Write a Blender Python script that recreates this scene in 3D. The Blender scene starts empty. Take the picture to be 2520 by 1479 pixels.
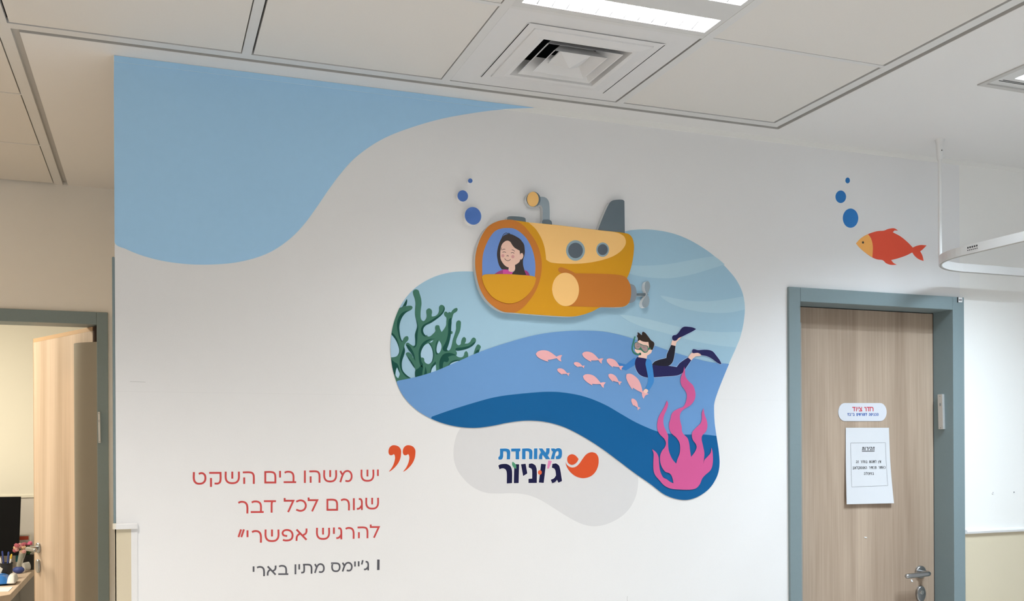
import bpy, bmesh, math, random
from mathutils import Vector, Matrix
from mathutils.geometry import tessellate_polygon

sc = bpy.context.scene
COL = sc.collection
random.seed(4)

# ------------------------------------------------------------------ camera, world, exposure
F_PX, YAW, ROLL, HY = 2393.0, math.radians(20.38), math.radians(0.30), 1094.0
CAM = Vector((0.0, -3.0, 1.55))
fwd = Vector((math.sin(YAW), math.cos(YAW), 0)); rgt = Vector((math.cos(YAW), -math.sin(YAW), 0)); up = Vector((0, 0, 1))
cx = rgt * math.cos(ROLL) - up * math.sin(ROLL); cy = rgt * math.sin(ROLL) + up * math.cos(ROLL); cz = -fwd
cam = bpy.data.objects.new('camera', bpy.data.cameras.new('camera')); COL.objects.link(cam)
cam.matrix_world = Matrix(((cx.x, cy.x, cz.x, CAM.x), (cx.y, cy.y, cz.y, CAM.y), (cx.z, cy.z, cz.z, CAM.z), (0, 0, 0, 1)))
cam.data.sensor_fit = 'HORIZONTAL'; cam.data.sensor_width = 36.0
cam.data.lens = F_PX / 2520 * 36; cam.data.shift_y = (HY - 739.5) / 2520; cam.data.clip_start = 0.05
sc.camera = cam
world = bpy.data.worlds.new('world'); sc.world = world; world.use_nodes = True
world.node_tree.nodes['Background'].inputs[0].default_value = (0.9, 0.95, 1.0, 1)
world.node_tree.nodes['Background'].inputs[1].default_value = 0.47
sc.view_settings.view_transform = 'Standard'; sc.view_settings.look = 'None'
sc.view_settings.gamma = 1.0; sc.view_settings.use_curve_mapping = False
sc.view_settings.exposure = 0.13

LAMP_STRIP_W = 18.0      # one fluorescent strip of a louvre light in the room
COOL = (1.0, 0.98, 0.95); COOLER = (0.76, 0.89, 1.0)
OFFICE_W, CORRIDOR_W = 58.0, 23.0

# ------------------------------------------------------------------ helpers: survey
# The photograph was surveyed: a mark seen at (u, v) and known to lie on the plane y = const is at mark(u, v, y) in metres.
def mark(u, v, y=0.0):
    xl, yl = (u - 1260) / F_PX, -(v - HY) / F_PX
    d = fwd + cx * xl + cy * yl
    p = CAM + d * ((y - CAM.y) / d.y)
    return (p.x, p.z)
class Sheet:                       # an enlarged detail of the survey: its own origin and scale
    def __init__(s, u0, v0, k): s.u0, s.v0, s.k = u0, v0, k
    def __call__(s, pts, y=0.0): return [mark(s.u0 + p[0] / s.k, s.v0 + p[1] / s.k, y) for p in pts]
FULL = Sheet(0, 0, 1)
S_SUB = Sheet(1100, 420, 3.8926); S_GIRL = Sheet(1160, 530, 5.9167); S_CORAL = Sheet(940, 660, 4.93); S_FISH = Sheet(1290, 780, 5.04)
S_PINK = Sheet(1560, 940, 4.929); S_LOGO = Sheet(1100, 1040, 5.04); S_TEXT = Sheet(460, 1080, 4.1086); S_DIVER = Sheet(1500, 780, 7.3966)
S_BLOB = Sheet(1440, 540, 3.8929); S_RIGHT = Sheet(1850, 100, 2.2403); S_NOTE = Sheet(2020, 960, 4.6225)

# ------------------------------------------------------------------ helpers: materials
def lin(c): return [(x / 255 / 12.92) if x / 255 <= 0.04045 else ((x / 255 + 0.055) / 1.055) ** 2.4 for x in c]
def srgb(r, g, b, white=None, k=0.8):
    a = lin((r, g, b))
    if white:
        w = lin(white); a = [min(0.92, k * x / y) for x, y in zip(a, w)]
    return a
MATS = {}
def mat(name, rgb, rough=0.55, metal=0.0, vary=0.0, bump=0.0, scale=40.0, emit=0.0, alpha=1.0, trans=0.0):
    if name in MATS: return MATS[name]
    m = bpy.data.materials.new(name); m.use_nodes = True; nt = m.node_tree; b = nt.nodes['Principled BSDF']
    b.inputs['Roughness'].default_value = rough; b.inputs['Metallic'].default_value = metal
    b.inputs['Specular IOR Level'].default_value = 0.12 if name.endswith('_print') else 0.35
    b.inputs['Base Color'].default_value = (*rgb, 1)
    if trans: b.inputs['Transmission Weight'].default_value = trans
    tc = nt.nodes.new('ShaderNodeTexCoord'); n = nt.nodes.new('ShaderNodeTexNoise')
    n.inputs['Scale'].default_value = scale; n.inputs['Detail'].default_value = 3
    nt.links.new(tc.outputs['Object'], n.inputs['Vector'])
    mx = nt.nodes.new('ShaderNodeMix'); mx.data_type = 'RGBA'
    v = max(vary, 0.012)
    mx.inputs[6].default_value = (*[c * (1 - v) for c in rgb], 1); mx.inputs[7].default_value = (*[min(1, c * (1 + v)) for c in rgb], 1)
    nt.links.new(n.outputs['Fac'], mx.inputs[0]); nt.links.new(mx.outputs[2], b.inputs['Base Color'])
    if bump:
        bp = nt.nodes.new('ShaderNodeBump'); bp.inputs['Strength'].default_value = bump; bp.inputs['Distance'].default_value = 0.002
        nt.links.new(n.outputs['Fac'], bp.inputs['Height']); nt.links.new(bp.outputs['Normal'], b.inputs['Normal'])
    if emit:
        b.inputs['Emission Color'].default_value = (*rgb, 1); b.inputs['Emission Strength'].default_value = emit
    MATS[name] = m
    return m
def wood(name, dark, light, sx=9.0, sz=0.5, off=0.0):
    if name in MATS: return MATS[name]
    m = bpy.data.materials.new(name); m.use_nodes = True; nt = m.node_tree; b = nt.nodes['Principled BSDF']
    b.inputs['Roughness'].default_value = 0.45; b.inputs['Specular IOR Level'].default_value = 0.3
    tc = nt.nodes.new('ShaderNodeTexCoord'); mp = nt.nodes.new('ShaderNodeMapping')
    mp.inputs['Scale'].default_value = (sx, sx, sz); mp.inputs['Location'].default_value = (off, off, off)
    n1 = nt.nodes.new('ShaderNodeTexNoise'); n1.inputs['Scale'].default_value = 1.0; n1.inputs['Detail'].default_value = 5; n1.inputs['Distortion'].default_value = 0.6
    mp2 = nt.nodes.new('ShaderNodeMapping'); mp2.inputs['Scale'].default_value = (sx * 22, sx * 22, sz * 7)
    n2 = nt.nodes.new('ShaderNodeTexNoise'); n2.inputs['Scale'].default_value = 1.0; n2.inputs['Detail'].default_value = 3
    ad = nt.nodes.new('ShaderNodeMath'); ad.operation = 'MULTIPLY_ADD'; ad.inputs[1].default_value = 0.38
    sub = nt.nodes.new('ShaderNodeMath'); sub.operation = 'SUBTRACT'; sub.inputs[1].default_value = 0.19
    cr = nt.nodes.new('ShaderNodeValToRGB'); cr.color_ramp.elements[0].position = 0.3; cr.color_ramp.elements[1].position = 0.7
    cr.color_ramp.elements[0].color = (*dark, 1); cr.color_ramp.elements[1].color = (*light, 1)
    L = nt.links.new
    L(tc.outputs['Object'], mp.inputs[0]); L(tc.outputs['Object'], mp2.inputs[0]); L(mp.outputs[0], n1.inputs['Vector']); L(mp2.outputs[0], n2.inputs['Vector'])
    L(n2.outputs['Fac'], ad.inputs[0]); L(n1.outputs['Fac'], ad.inputs[2]); L(ad.outputs[0], sub.inputs[0]); L(sub.outputs[0], cr.inputs[0])
    L(cr.outputs[0], b.inputs['Base Color'])
    MATS[name] = m
    return m

# ------------------------------------------------------------------ helpers: objects
def tag(o, label=None, cat=None, group=None, kind=None):
    if label: o['label'] = label
    if cat: o['category'] = cat
    if group: o['group'] = group
    if kind: o['kind'] = kind
    return o
def empty(name, loc=(0, 0, 0)):
    o = bpy.data.objects.new(name, None); COL.objects.link(o); o.location = loc; o.empty_display_size = 0.05
    return o
class MB:
    """collects shapes in world metres and links them as ONE mesh object"""
    def __init__(s): s.v, s.f, s.mi, s.sm = [], [], [], []
    def add(s, vs, fs, mi=0, smooth=False):
        b = len(s.v); s.v += [tuple(p) for p in vs]
        for f in fs: s.f.append([b + i for i in f]); s.mi.append(mi); s.sm.append(smooth)
    def box(s, x0, x1, y0, y1, z0, z1, mi=0):
        s.add([(x0, y0, z0), (x1, y0, z0), (x1, y1, z0), (x0, y1, z0), (x0, y0, z1), (x1, y0, z1), (x1, y1, z1), (x0, y1, z1)],
              [(0, 3, 2, 1), (4, 5, 6, 7), (0, 1, 5, 4), (1, 2, 6, 5), (2, 3, 7, 6), (3, 0, 4, 7)], mi)
    def obox(s, origin, ax, ay, az, mi=0):
        o, ax, ay, az = map(Vector, (origin, ax, ay, az))
        vs = [o, o + ax, o + ax + ay, o + ay]; vs += [p + az for p in vs]
        s.add(vs, [(0, 3, 2, 1), (4, 5, 6, 7), (0, 1, 5, 4), (1, 2, 6, 5), (2, 3, 7, 6), (3, 0, 4, 7)], mi)
    def prism(s, poly, yf, yb, mi=0, side=None):
        """outline poly of (x, z) with its face at y = yf and its edge running back to y = yb"""
        n = len(poly)
        if n < 3: return
        ar = sum(poly[i][0] * poly[(i + 1) % n][1] - poly[(i + 1) % n][0] * poly[i][1] for i in range(n))
        if ar < 0: poly = poly[::-1]
        fr = [(p[0], yf, p[1]) for p in poly]; bk = [(p[0], yb, p[1]) for p in poly]
        tris = tessellate_polygon([[Vector((p[0], p[1], 0)) for p in poly]])
        out = []
        for t in tris:
            a, b, c = (poly[i] for i in t)
            cr = (b[0] - a[0]) * (c[1] - a[1]) - (b[1] - a[1]) * (c[0] - a[0])
            if abs(cr) < 1e-14: continue
            out.append(t if cr > 0 else (t[0], t[2], t[1]))
        s.add(fr, out, mi)
        s.add(fr + bk, [(i, n + i, n + (i + 1) % n, (i + 1) % n) for i in range(n)], mi if side is None else side)
    def tube(s, pts, r, n=12, mi=0, cap=True):
        pts = [Vector(p) for p in pts]; rs = r if isinstance(r, (list, tuple)) else [r] * len(pts)
        vs, fs = [], []; ref = None
        for i, p in enumerate(pts):
            d = (pts[min(i + 1, len(pts) - 1)] - pts[max(i - 1, 0)]).normalized()
            if ref is None: ref = d.orthogonal().normalized()
            a = (ref - d * ref.dot(d)).normalized(); b = d.cross(a); ref = a
            vs += [p + (a * math.cos(t) + b * math.sin(t)) * rs[i] for t in [2 * math.pi * k / n for k in range(n)]]
        for i in range(len(pts) - 1):
            for k in range(n): fs.append((i * n + k, i * n + (k + 1) % n, (i + 1) * n + (k + 1) % n, (i + 1) * n + k))
        s.add(vs, fs, mi, True)
        if cap:
            s.add(vs[:n], [tuple(range(n))[::-1]], mi); s.add(vs[-n:], [tuple(range(n))], mi)
    def ball(s, c, r, sz=(1, 1, 1), mi=0, n=12, m=8):
        vs = [(c[0] + r * sz[0] * math.sin(math.pi * j / m) * math.cos(2 * math.pi * k / n), c[1] + r * sz[1] * math.sin(math.pi * j / m) * math.sin(2 * math.pi * k / n),
               c[2] + r * sz[2] * math.cos(math.pi * j / m)) for j in range(m + 1) for k in range(n)]
        s.add(vs, [(j * n + k, (j + 1) * n + k, (j + 1) * n + (k + 1) % n, j * n + (k + 1) % n) for j in range(m) for k in range(n)], mi, True)
    def build(s, name, mats, parent=None, bevel=0.0):
        me = bpy.data.meshes.new(name); me.from_pydata(s.v, [], s.f)
        for m in (mats if isinstance(mats, (list, tuple)) else [mats]): me.materials.append(m)
        for p, mi, sm in zip(me.polygons, s.mi, s.sm): p.material_index = mi; p.use_smooth = sm
        me.validate(); me.update()
        o = bpy.data.objects.new(name, me); COL.objects.link(o)
        if parent:
            o.parent = parent; o.location = -parent.location
        if bevel:
            b = o.modifiers.new('bevel', 'BEVEL'); b.width = bevel; b.segments = 2; b.limit_method = 'ANGLE'
        return o
def sub(o, parent):                 # a sub-part: its parent is a mesh already placed, so it only takes the parent's frame
    o.parent = parent; o.location = (0, 0, 0); return o

# ------------------------------------------------------------------ helpers: outlines
def smooth(pts, closed=True, corner=52, n=7):
    pts = [Vector(p[:2]) for p in pts]; N = len(pts)
    if N < 3: return [tuple(p) for p in pts]
    cor = set()
    for i in range(N):
        if not closed and i in (0, N - 1): cor.add(i); continue
        a, b = pts[i] - pts[i - 1], pts[(i + 1) % N] - pts[i]
        if a.length < 1e-9 or b.length < 1e-9: continue
        if math.degrees(a.angle(b)) > corner: cor.add(i)
    out = []
    for i in range(N if closed else N - 1):
        p1, p2 = pts[i], pts[(i + 1) % N]
        p0 = (p1 * 2 - p2) if i in cor else pts[i - 1]
        p3 = (p2 * 2 - p1) if (i + 1) % N in cor else pts[(i + 2) % N]
        t = [0.0]
        for a, b in ((p0, p1), (p1, p2), (p2, p3)): t.append(t[-1] + max((b - a).length, 1e-6) ** 0.5)
        for k in range(n):
            T = t[1] + (t[2] - t[1]) * k / n
            A1 = p0.lerp(p1, (T - t[0]) / (t[1] - t[0])); A2 = p1.lerp(p2, (T - t[1]) / (t[2] - t[1])); A3 = p2.lerp(p3, (T - t[2]) / (t[3] - t[2]))
            B1 = A1.lerp(A2, (T - t[0]) / (t[2] - t[0])); B2 = A2.lerp(A3, (T - t[1]) / (t[3] - t[1]))
            out.append(tuple(B1.lerp(B2, (T - t[1]) / (t[2] - t[1]))))
    if not closed: out.append(tuple(pts[-1]))
    return out
def ell(cxx, cyy, rx, ry, rot=0, n=48):
    a = math.radians(rot)
    return [(cxx + rx * math.cos(t) * math.cos(a) - ry * math.sin(t) * math.sin(a), cyy + rx * math.cos(t) * math.sin(a) + ry * math.sin(t) * math.cos(a)) for t in [2 * math.pi * k / n for k in range(n)]]
def stroke(pts, w, caps=False):
    """outline of a line of width w (number or one per point) along pts"""
    P = [Vector(p[:2]) for p in pts]; Q = [P[0]]; W = w if isinstance(w, (list, tuple)) else [w] * len(P); WW = [W[0]]
    for p, ww in zip(P[1:], W[1:]):
        if (p - Q[-1]).length > 1e-9: Q.append(p); WW.append(ww)
    L, R = [], []; n = len(Q)
    if n < 2: return []
    for i in range(n):
        a = (Q[i] - Q[i - 1]).normalized() if i else (Q[1] - Q[0]).normalized()
        b = (Q[i + 1] - Q[i]).normalized() if i < n - 1 else a
        m = (a + b); m = m.normalized() if m.length > 1e-6 else a
        nn = Vector((-m.y, m.x)); k = 1 / max(0.45, abs(m.dot(a))); h = WW[i] / 2 * k
        L.append(Q[i] + nn * h); R.append(Q[i] - nn * h)
    out = []
    def cap(c, d, r):
        return [c + Vector((d.x * math.cos(t) - d.y * math.sin(t), d.x * math.sin(t) + d.y * math.cos(t))) * r for t in [math.pi / 2 - math.pi * k / 8 for k in range(1, 8)]]
    out += L
    if caps: out += cap(Q[-1], (Q[-1] - Q[-2]).normalized(), WW[-1] / 2)
    out += R[::-1]
    if caps: out += cap(Q[0], (Q[0] - Q[1]).normalized(), WW[0] / 2)
    return [tuple(p) for p in out]
def clip(poly, conv):
    """the part of an outline inside a convex outline"""
    ar = sum(conv[i][0] * conv[(i + 1) % len(conv)][1] - conv[(i + 1) % len(conv)][0] * conv[i][1] for i in range(len(conv)))
    if ar < 0: conv = conv[::-1]
    for i in range(len(conv)):
        a, b = conv[i], conv[(i + 1) % len(conv)]
        ins = lambda p: (b[0] - a[0]) * (p[1] - a[1]) - (b[1] - a[1]) * (p[0] - a[0])
        out = []
        for j in range(len(poly)):
            p, q = poly[j - 1], poly[j]; dp, dq = ins(p), ins(q)
            if (dp >= 0) != (dq >= 0):
                t = dp / (dp - dq); out.append((p[0] + (q[0] - p[0]) * t, p[1] + (q[1] - p[1]) * t))
            if dq >= 0: out.append(q)
        poly = out
        if len(poly) < 3: return []
    return poly
LAY = 0.00028                        # one layer of printed vinyl
def lay(k): return -0.0006 - k * LAY
def print_part(name, shapes, m, parent, k, y0=0.0, back=None):
    """flat printed shapes (outlines in wall metres) at layer k in front of y0, as one mesh"""
    mb = MB()
    for i, s in enumerate(shapes): mb.prism(s, y0 + lay(k) - (i % 7) * 0.00003, (y0 + lay(k) + LAY * 0.9) if back is None else back)
    return mb.build(name, m, parent)
def print_each(name, shapes, m, parent, k): return [print_part(name, [s], m, parent, k) for s in shapes]

# ------------------------------------------------------------------ materials
M = {}
M['wall'] = mat('white_wall_paint', (0.80, 0.79, 0.755), 0.6, vary=0.02, bump=0.12, scale=350)
M['paper'] = mat('white_mural_print', (0.80, 0.80, 0.80), 0.55, vary=0.015, bump=0.08, scale=300)
M['ceiling'] = mat('white_ceiling_paint', (0.74, 0.735, 0.725), 0.75, vary=0.02, bump=0.1, scale=250)
M['panel'] = mat('cream_ceiling_panel', (0.70, 0.68, 0.645), 0.6, vary=0.02, scale=200)
M['grid'] = mat('grey_enamel_grid', (0.66, 0.66, 0.65), 0.4, vary=0.02)
M['groove'] = mat('grey_shadow_gap', (0.50, 0.49, 0.47), 0.6)
M['dark'] = mat('dark_plenum', (0.012, 0.012, 0.014), 0.9)
M['floor'] = mat('grey_vinyl_floor', (0.60, 0.58, 0.55), 0.45, vary=0.08, scale=30)
M['frame'] = mat('grey_blue_enamel', srgb(117, 136, 142, (222, 228, 232)), 0.42, vary=0.03, bump=0.03, scale=120)
M['guard'] = mat('grey_plastic', srgb(150, 152, 150, (225, 228, 230)), 0.5)
M['oak'] = wood('grey_oak_laminate', srgb(150, 132, 115, (236, 240, 243)), srgb(186, 169, 151, (236, 240, 243)), 7.0, 0.45)
M['oak_warm'] = wood('honey_oak_laminate', srgb(188, 156, 116, (243, 232, 200)), srgb(222, 190, 148, (243, 232, 200)), 9.0, 0.35, 3.0)
M['oak_edge'] = mat('oak_edge_band', srgb(200, 155, 100, (243, 232, 200)), 0.5)
M['desk'] = wood('beech_desk_laminate', srgb(205, 175, 140, (245, 235, 210)), srgb(225, 196, 160, (245, 235, 210)), 6.0, 6.0, 1.0)
M['steel'] = mat('brushed_steel', (0.42, 0.42, 0.42), 0.28, metal=1.0, vary=0.08, scale=200)
M['silver'] = mat('matt_silver', (0.62, 0.62, 0.61), 0.4, metal=0.6, vary=0.06, scale=120)
M['beige'] = mat('beige_wall_sheet', srgb(222, 212, 186, (246, 248, 249)), 0.5, vary=0.015, bump=0.05, scale=250)
M['white_pl'] = mat('white_plastic', (0.76, 0.76, 0.76), 0.4)
M['alu'] = mat('white_lacquered_aluminium', (0.74, 0.74, 0.73), 0.35)
M['reflector'] = mat('bright_louvre_reflector', (0.88, 0.89, 0.9), 0.25, metal=0.5)
M['blade'] = mat('satin_louvre_blade', (0.10, 0.105, 0.11), 0.3, metal=0.3)
M['lampbody'] = mat('light_grey_lamp_body', (0.62, 0.62, 0.61), 0.45)
M['diff'] = mat('white_diffuser_enamel', (0.69, 0.69, 0.69), 0.45)
M['black'] = mat('black_plastic', (0.008, 0.008, 0.009), 0.3)
M['screen'] = mat('matt_black_screen', (0.006, 0.006, 0.007), 0.75)
M['screen'].node_tree.nodes['Principled BSDF'].inputs['Specular IOR Level'].default_value = 0.08

# ------------------------------------------------------------------ the room
H = 2.668
XL, XR = -0.094, 3.015              # left corner and right edge of the printed wall
DX0, DX1, DZ = 2.247, 2.968, 2.072  # opening of the door in the printed wall
LW = 1.56                           # face of the wall with the open door
LX0, LX1, LZ = -0.93, -0.216, 2.077
def structure(name, mb, m, parent=None, bevel=0):
    o = mb.build(name, m, parent, bevel)
    if not parent: o['kind'] = 'structure'
    return o
b = MB(); b.box(-3.2, 5.4, -6.2, 5.2, -0.1, 0.0); structure('floor', b, M['floor'])
b = MB()
M['wall_front'] = mat('bright_white_wall_paint', (0.845, 0.84, 0.81), 0.6, vary=0.02, bump=0.12, scale=350)
b.box(XL, DX0 - 0.025, 0, 0.16, 0, H + 0.1); b.box(DX1 + 0.025, 5.2, 0, 0.16, 0, H + 0.1); b.box(DX0 - 0.025, DX1 + 0.025, 0, 0.16, DZ + 0.025, H + 0.1)
structure('wall_front', b, M['wall_front'])
b = MB(); b.box(XL, 0.03, 0.16, LW + 0.12, 0, H + 0.1); structure('wall_side', b, M['wall'])
b = MB(); b.box(-3.0, LX0 - 0.02, LW, LW + 0.12, 0, H + 0.1); b.box(LX1 + 0.02, XL, LW, LW + 0.12, 0, H + 0.1); b.box(LX0 - 0.02, LX1 + 0.02, LW, LW + 0.12, LZ + 0.025, H + 0.1)
structure('wall_left', b, M['wall'])
b = MB(); b.box(-3.1, -3.0, -6, 4.4, 0, H + 0.1); structure('wall_corridor', b, M['wall'])
M['office_wall'] = mat('cream_office_paint', (0.80, 0.775, 0.70), 0.6, vary=0.02, bump=0.1, scale=300)
b = MB(); b.box(-3.0, 0.9, 4.30, 4.42, 0, 2.75); b.box(0.8, 0.9, 1.68, 4.30, 0, 2.75); structure('wall_office', b, M['office_wall'])
b = MB(); b.box(-3.0, 0.9, 1.68, 4.42, 2.62, 2.70); structure('ceiling_office', b, M['ceiling'])
b = MB(); b.box(DX0 - 0.2, DX1 + 0.2, 0.9, 0.95, 0, 2.6); b.box(DX0 - 0.25, DX0 - 0.2, 0.16, 0.95, 0, 2.6); b.box(DX1 + 0.2, DX1 + 0.25, 0.16, 0.95, 0, 2.6); b.box(DX0 - 0.25, DX1 + 0.25, 0.16, 0.95, 2.5, 2.6)
structure('wall_storeroom', b, M['wall'])

# printed wallpaper on the front wall (white ground of the mural)
b = MB(); e = -0.0005
for x0, x1, z0, z1 in ((XL, DX0 - 0.03, 0, H), (DX0 - 0.03, XR, DZ + 0.03, H)):
    b.box(x0, x1, e, 0, z0, z1)
wp = structure('mural_paper', b, M['paper'], bpy.data.objects['wall_front'])
mcr = mat('fine_grey_crack', srgb(205, 205, 205, (240, 240, 240)), 0.8)
print_part('hairline_crack', [stroke(FULL([(320, 939), (340, 939.5), (358, 940.5)]), 0.0012)], mcr, wp, 0)
print_part('pencil_mark', [stroke(FULL([(1543.5, 1467), (1543, 1475), (1544.5, 1486)]), 0.0016)], mcr, wp, 0)
print_each('paper_seam', [stroke(FULL([(284, 963), (985, 973)]), 0.0012), stroke(FULL([(1760, 983), (1934, 985.4)]), 0.0012)], mat('seam_shade', (0.755, 0.755, 0.755), 0.7), wp, 0)

# ceiling: painted border, grid, panels, shadow-gap trim
cl = MB(); ct = H + 0.08
GX0, GX1, GY = -0.326, 2.102, -0.083          # outer edge of the grid field
lx0, lx1, ly0, ly1 = 2.437, 3.037, -1.262, -0.669   # hole of the right-hand light
cl.box(GX1, lx0, -6, 0.0, H, ct); cl.box(lx1, 5.2, -6, 0.0, H, ct); cl.box(lx0, lx1, -6, ly0, H, ct); cl.box(lx0, lx1, ly1, 0.0, H, ct)
cl.box(XL, GX1, GY, 0.0, H, ct); cl.box(GX0, XL, GY, LW, H, ct)
ceil = structure('ceiling', cl, M['ceiling'])
d = MB(); d.box(-3.0, 5.2, -6, LW, H + 0.16, H + 0.2); structure('plenum', d, M['dark'], ceil)  # near-black slab, its colour supplies the darkness in the panel gaps
g = 0.02; fl = 0.033                 # shadow gap and flange of the edge trim
tr = MB()
def trim_run(x0, x1, y0, y1): tr.box(x0, x1, y0, y1, H + 0.014, H + 0.02)
# groove (recessed) next to the painted border, flange next to the panels
gr = MB()
gr.box(GX0 - g, GX1, GY - g, GY, H + 0.013, H + 0.02); gr.box(GX1 - g, GX1, -6, GY - g, H + 0.013, H + 0.02); gr.box(GX0 - g, GX0, GY, LW, H + 0.013, H + 0.02)
gr.box(GX0 - 0.001, GX1, GY - 0.001, GY, H + 0.0005, H + 0.02); gr.box(GX1 - 0.001, GX1, -6, GY, H + 0.0005, H + 0.02)
structure('shadow_gap', gr, M['groove'], ceil)  # mid grey puts the shading of the recess into the colour
tr.box(GX0 - g - fl, GX1 - g, GY - g - fl, GY - g, H, H + 0.015)
tr.box(GX1 - g - fl, GX1 - g, -6, GY - g - fl, H, H + 0.015)
tr.box(GX0 - g - fl, GX0 - g, GY - g, LW, H, H + 0.015)
structure('edge_trim', tr, M['grid'], ceil)
bar = 0.026
VX = [0.262, 0.853, 1.447]; YB = [-0.672, -1.272, -1.872, -2.472, -3.072, -3.672]
PX = [GX0 - g - fl / 2] + VX + [GX1 - g - fl / 2]
gd = MB()
for x in VX: gd.box(x - bar / 2, x + bar / 2, -6, GY - g - fl, H, H + 0.012)
for x in [PX[0] - 0.6 * k for k in range(0, 5)]: gd.box(x - bar / 2, x + bar / 2, -6, GY - g - fl if x > -0.37 else LW, H, H + 0.012)
for y in YB:
    gd.box(-3, GX1 - g - fl, y - bar * 0.3, y + bar * 0.3, H + 0.0006, H + 0.012)
for y in (GY - g - fl / 2, 0.433, 0.992): gd.box(-3, GX0 - g - fl, y - bar * 0.16, y + bar * 0.16, H + 0.0006, H + 0.012)
structure('ceiling_grid', gd, M['grid'], ceil)
def panel(x0, x1, y0, y1):
    p = MB(); p.box(x0, x1, y0, y1, H + 0.0015, H + 0.02); return p
hb = bar / 2
cells = []
xs = PX; ys = [GY - g - fl] + YB
for i in range(4):
    for j in range(len(ys) - 1):
        if i == 2 and j in (0, 1, 5): continue
        x0 = xs[i] + (fl / 2 if i == 0 else hb) + (0.006 if i == 1 else 0.002)
        x1 = xs[i + 1] - (fl / 2 + 0.005 if i == 3 else hb) - 0.003
        y1 = ys[j] - (0.004 if j == 0 else hb * 0.6) - 0.001; y0 = ys[j + 1] + hb * 0.6 + 0.001
        cells.append((x0, x1, y0, y1, j < 2 and not (i == 2)))
for y0, y1 in ((GY - g, 0.433), (0.433, 0.992), (0.992, LW - 0.012)):
    cells.append((PX[0] - 0.6 + hb, PX[0] - fl / 2 - 0.004, y0 + 0.005, y1 - 0.005, True))
    cells.append((-3.0, PX[0] - 0.6 - hb, y0 + 0.005, y1 - 0.005, False))
for j in range(len(ys) - 1): cells.append((-3.0, (PX[0] - fl / 2 - 0.004) if j != 2 else -0.962, ys[j + 1] + 0.005, ys[j] - 0.005, j < 1))
rest = MB()
for x0, x1, y0, y1, seen in cells:
    if seen: structure('ceiling_panel', panel(x0, x1, y0, y1), M['panel'], ceil)
    else: rest.box(x0, x1, y0, y1, H + 0.0015, H + 0.02)
rest.box(-3.0, GX1 - g - fl, -6, YB[-1] - 0.01, H + 0.0015, H + 0.02)
structure('panel_field', rest, M['panel'], ceil)
# plaster edge fillet where the front wall meets the ceiling
b = MB(); b.box(XL, 5.2, -0.0035, 0, H - 0.018, H); tw = structure('trim_ceiling', b, M['wall_front'])

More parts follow.
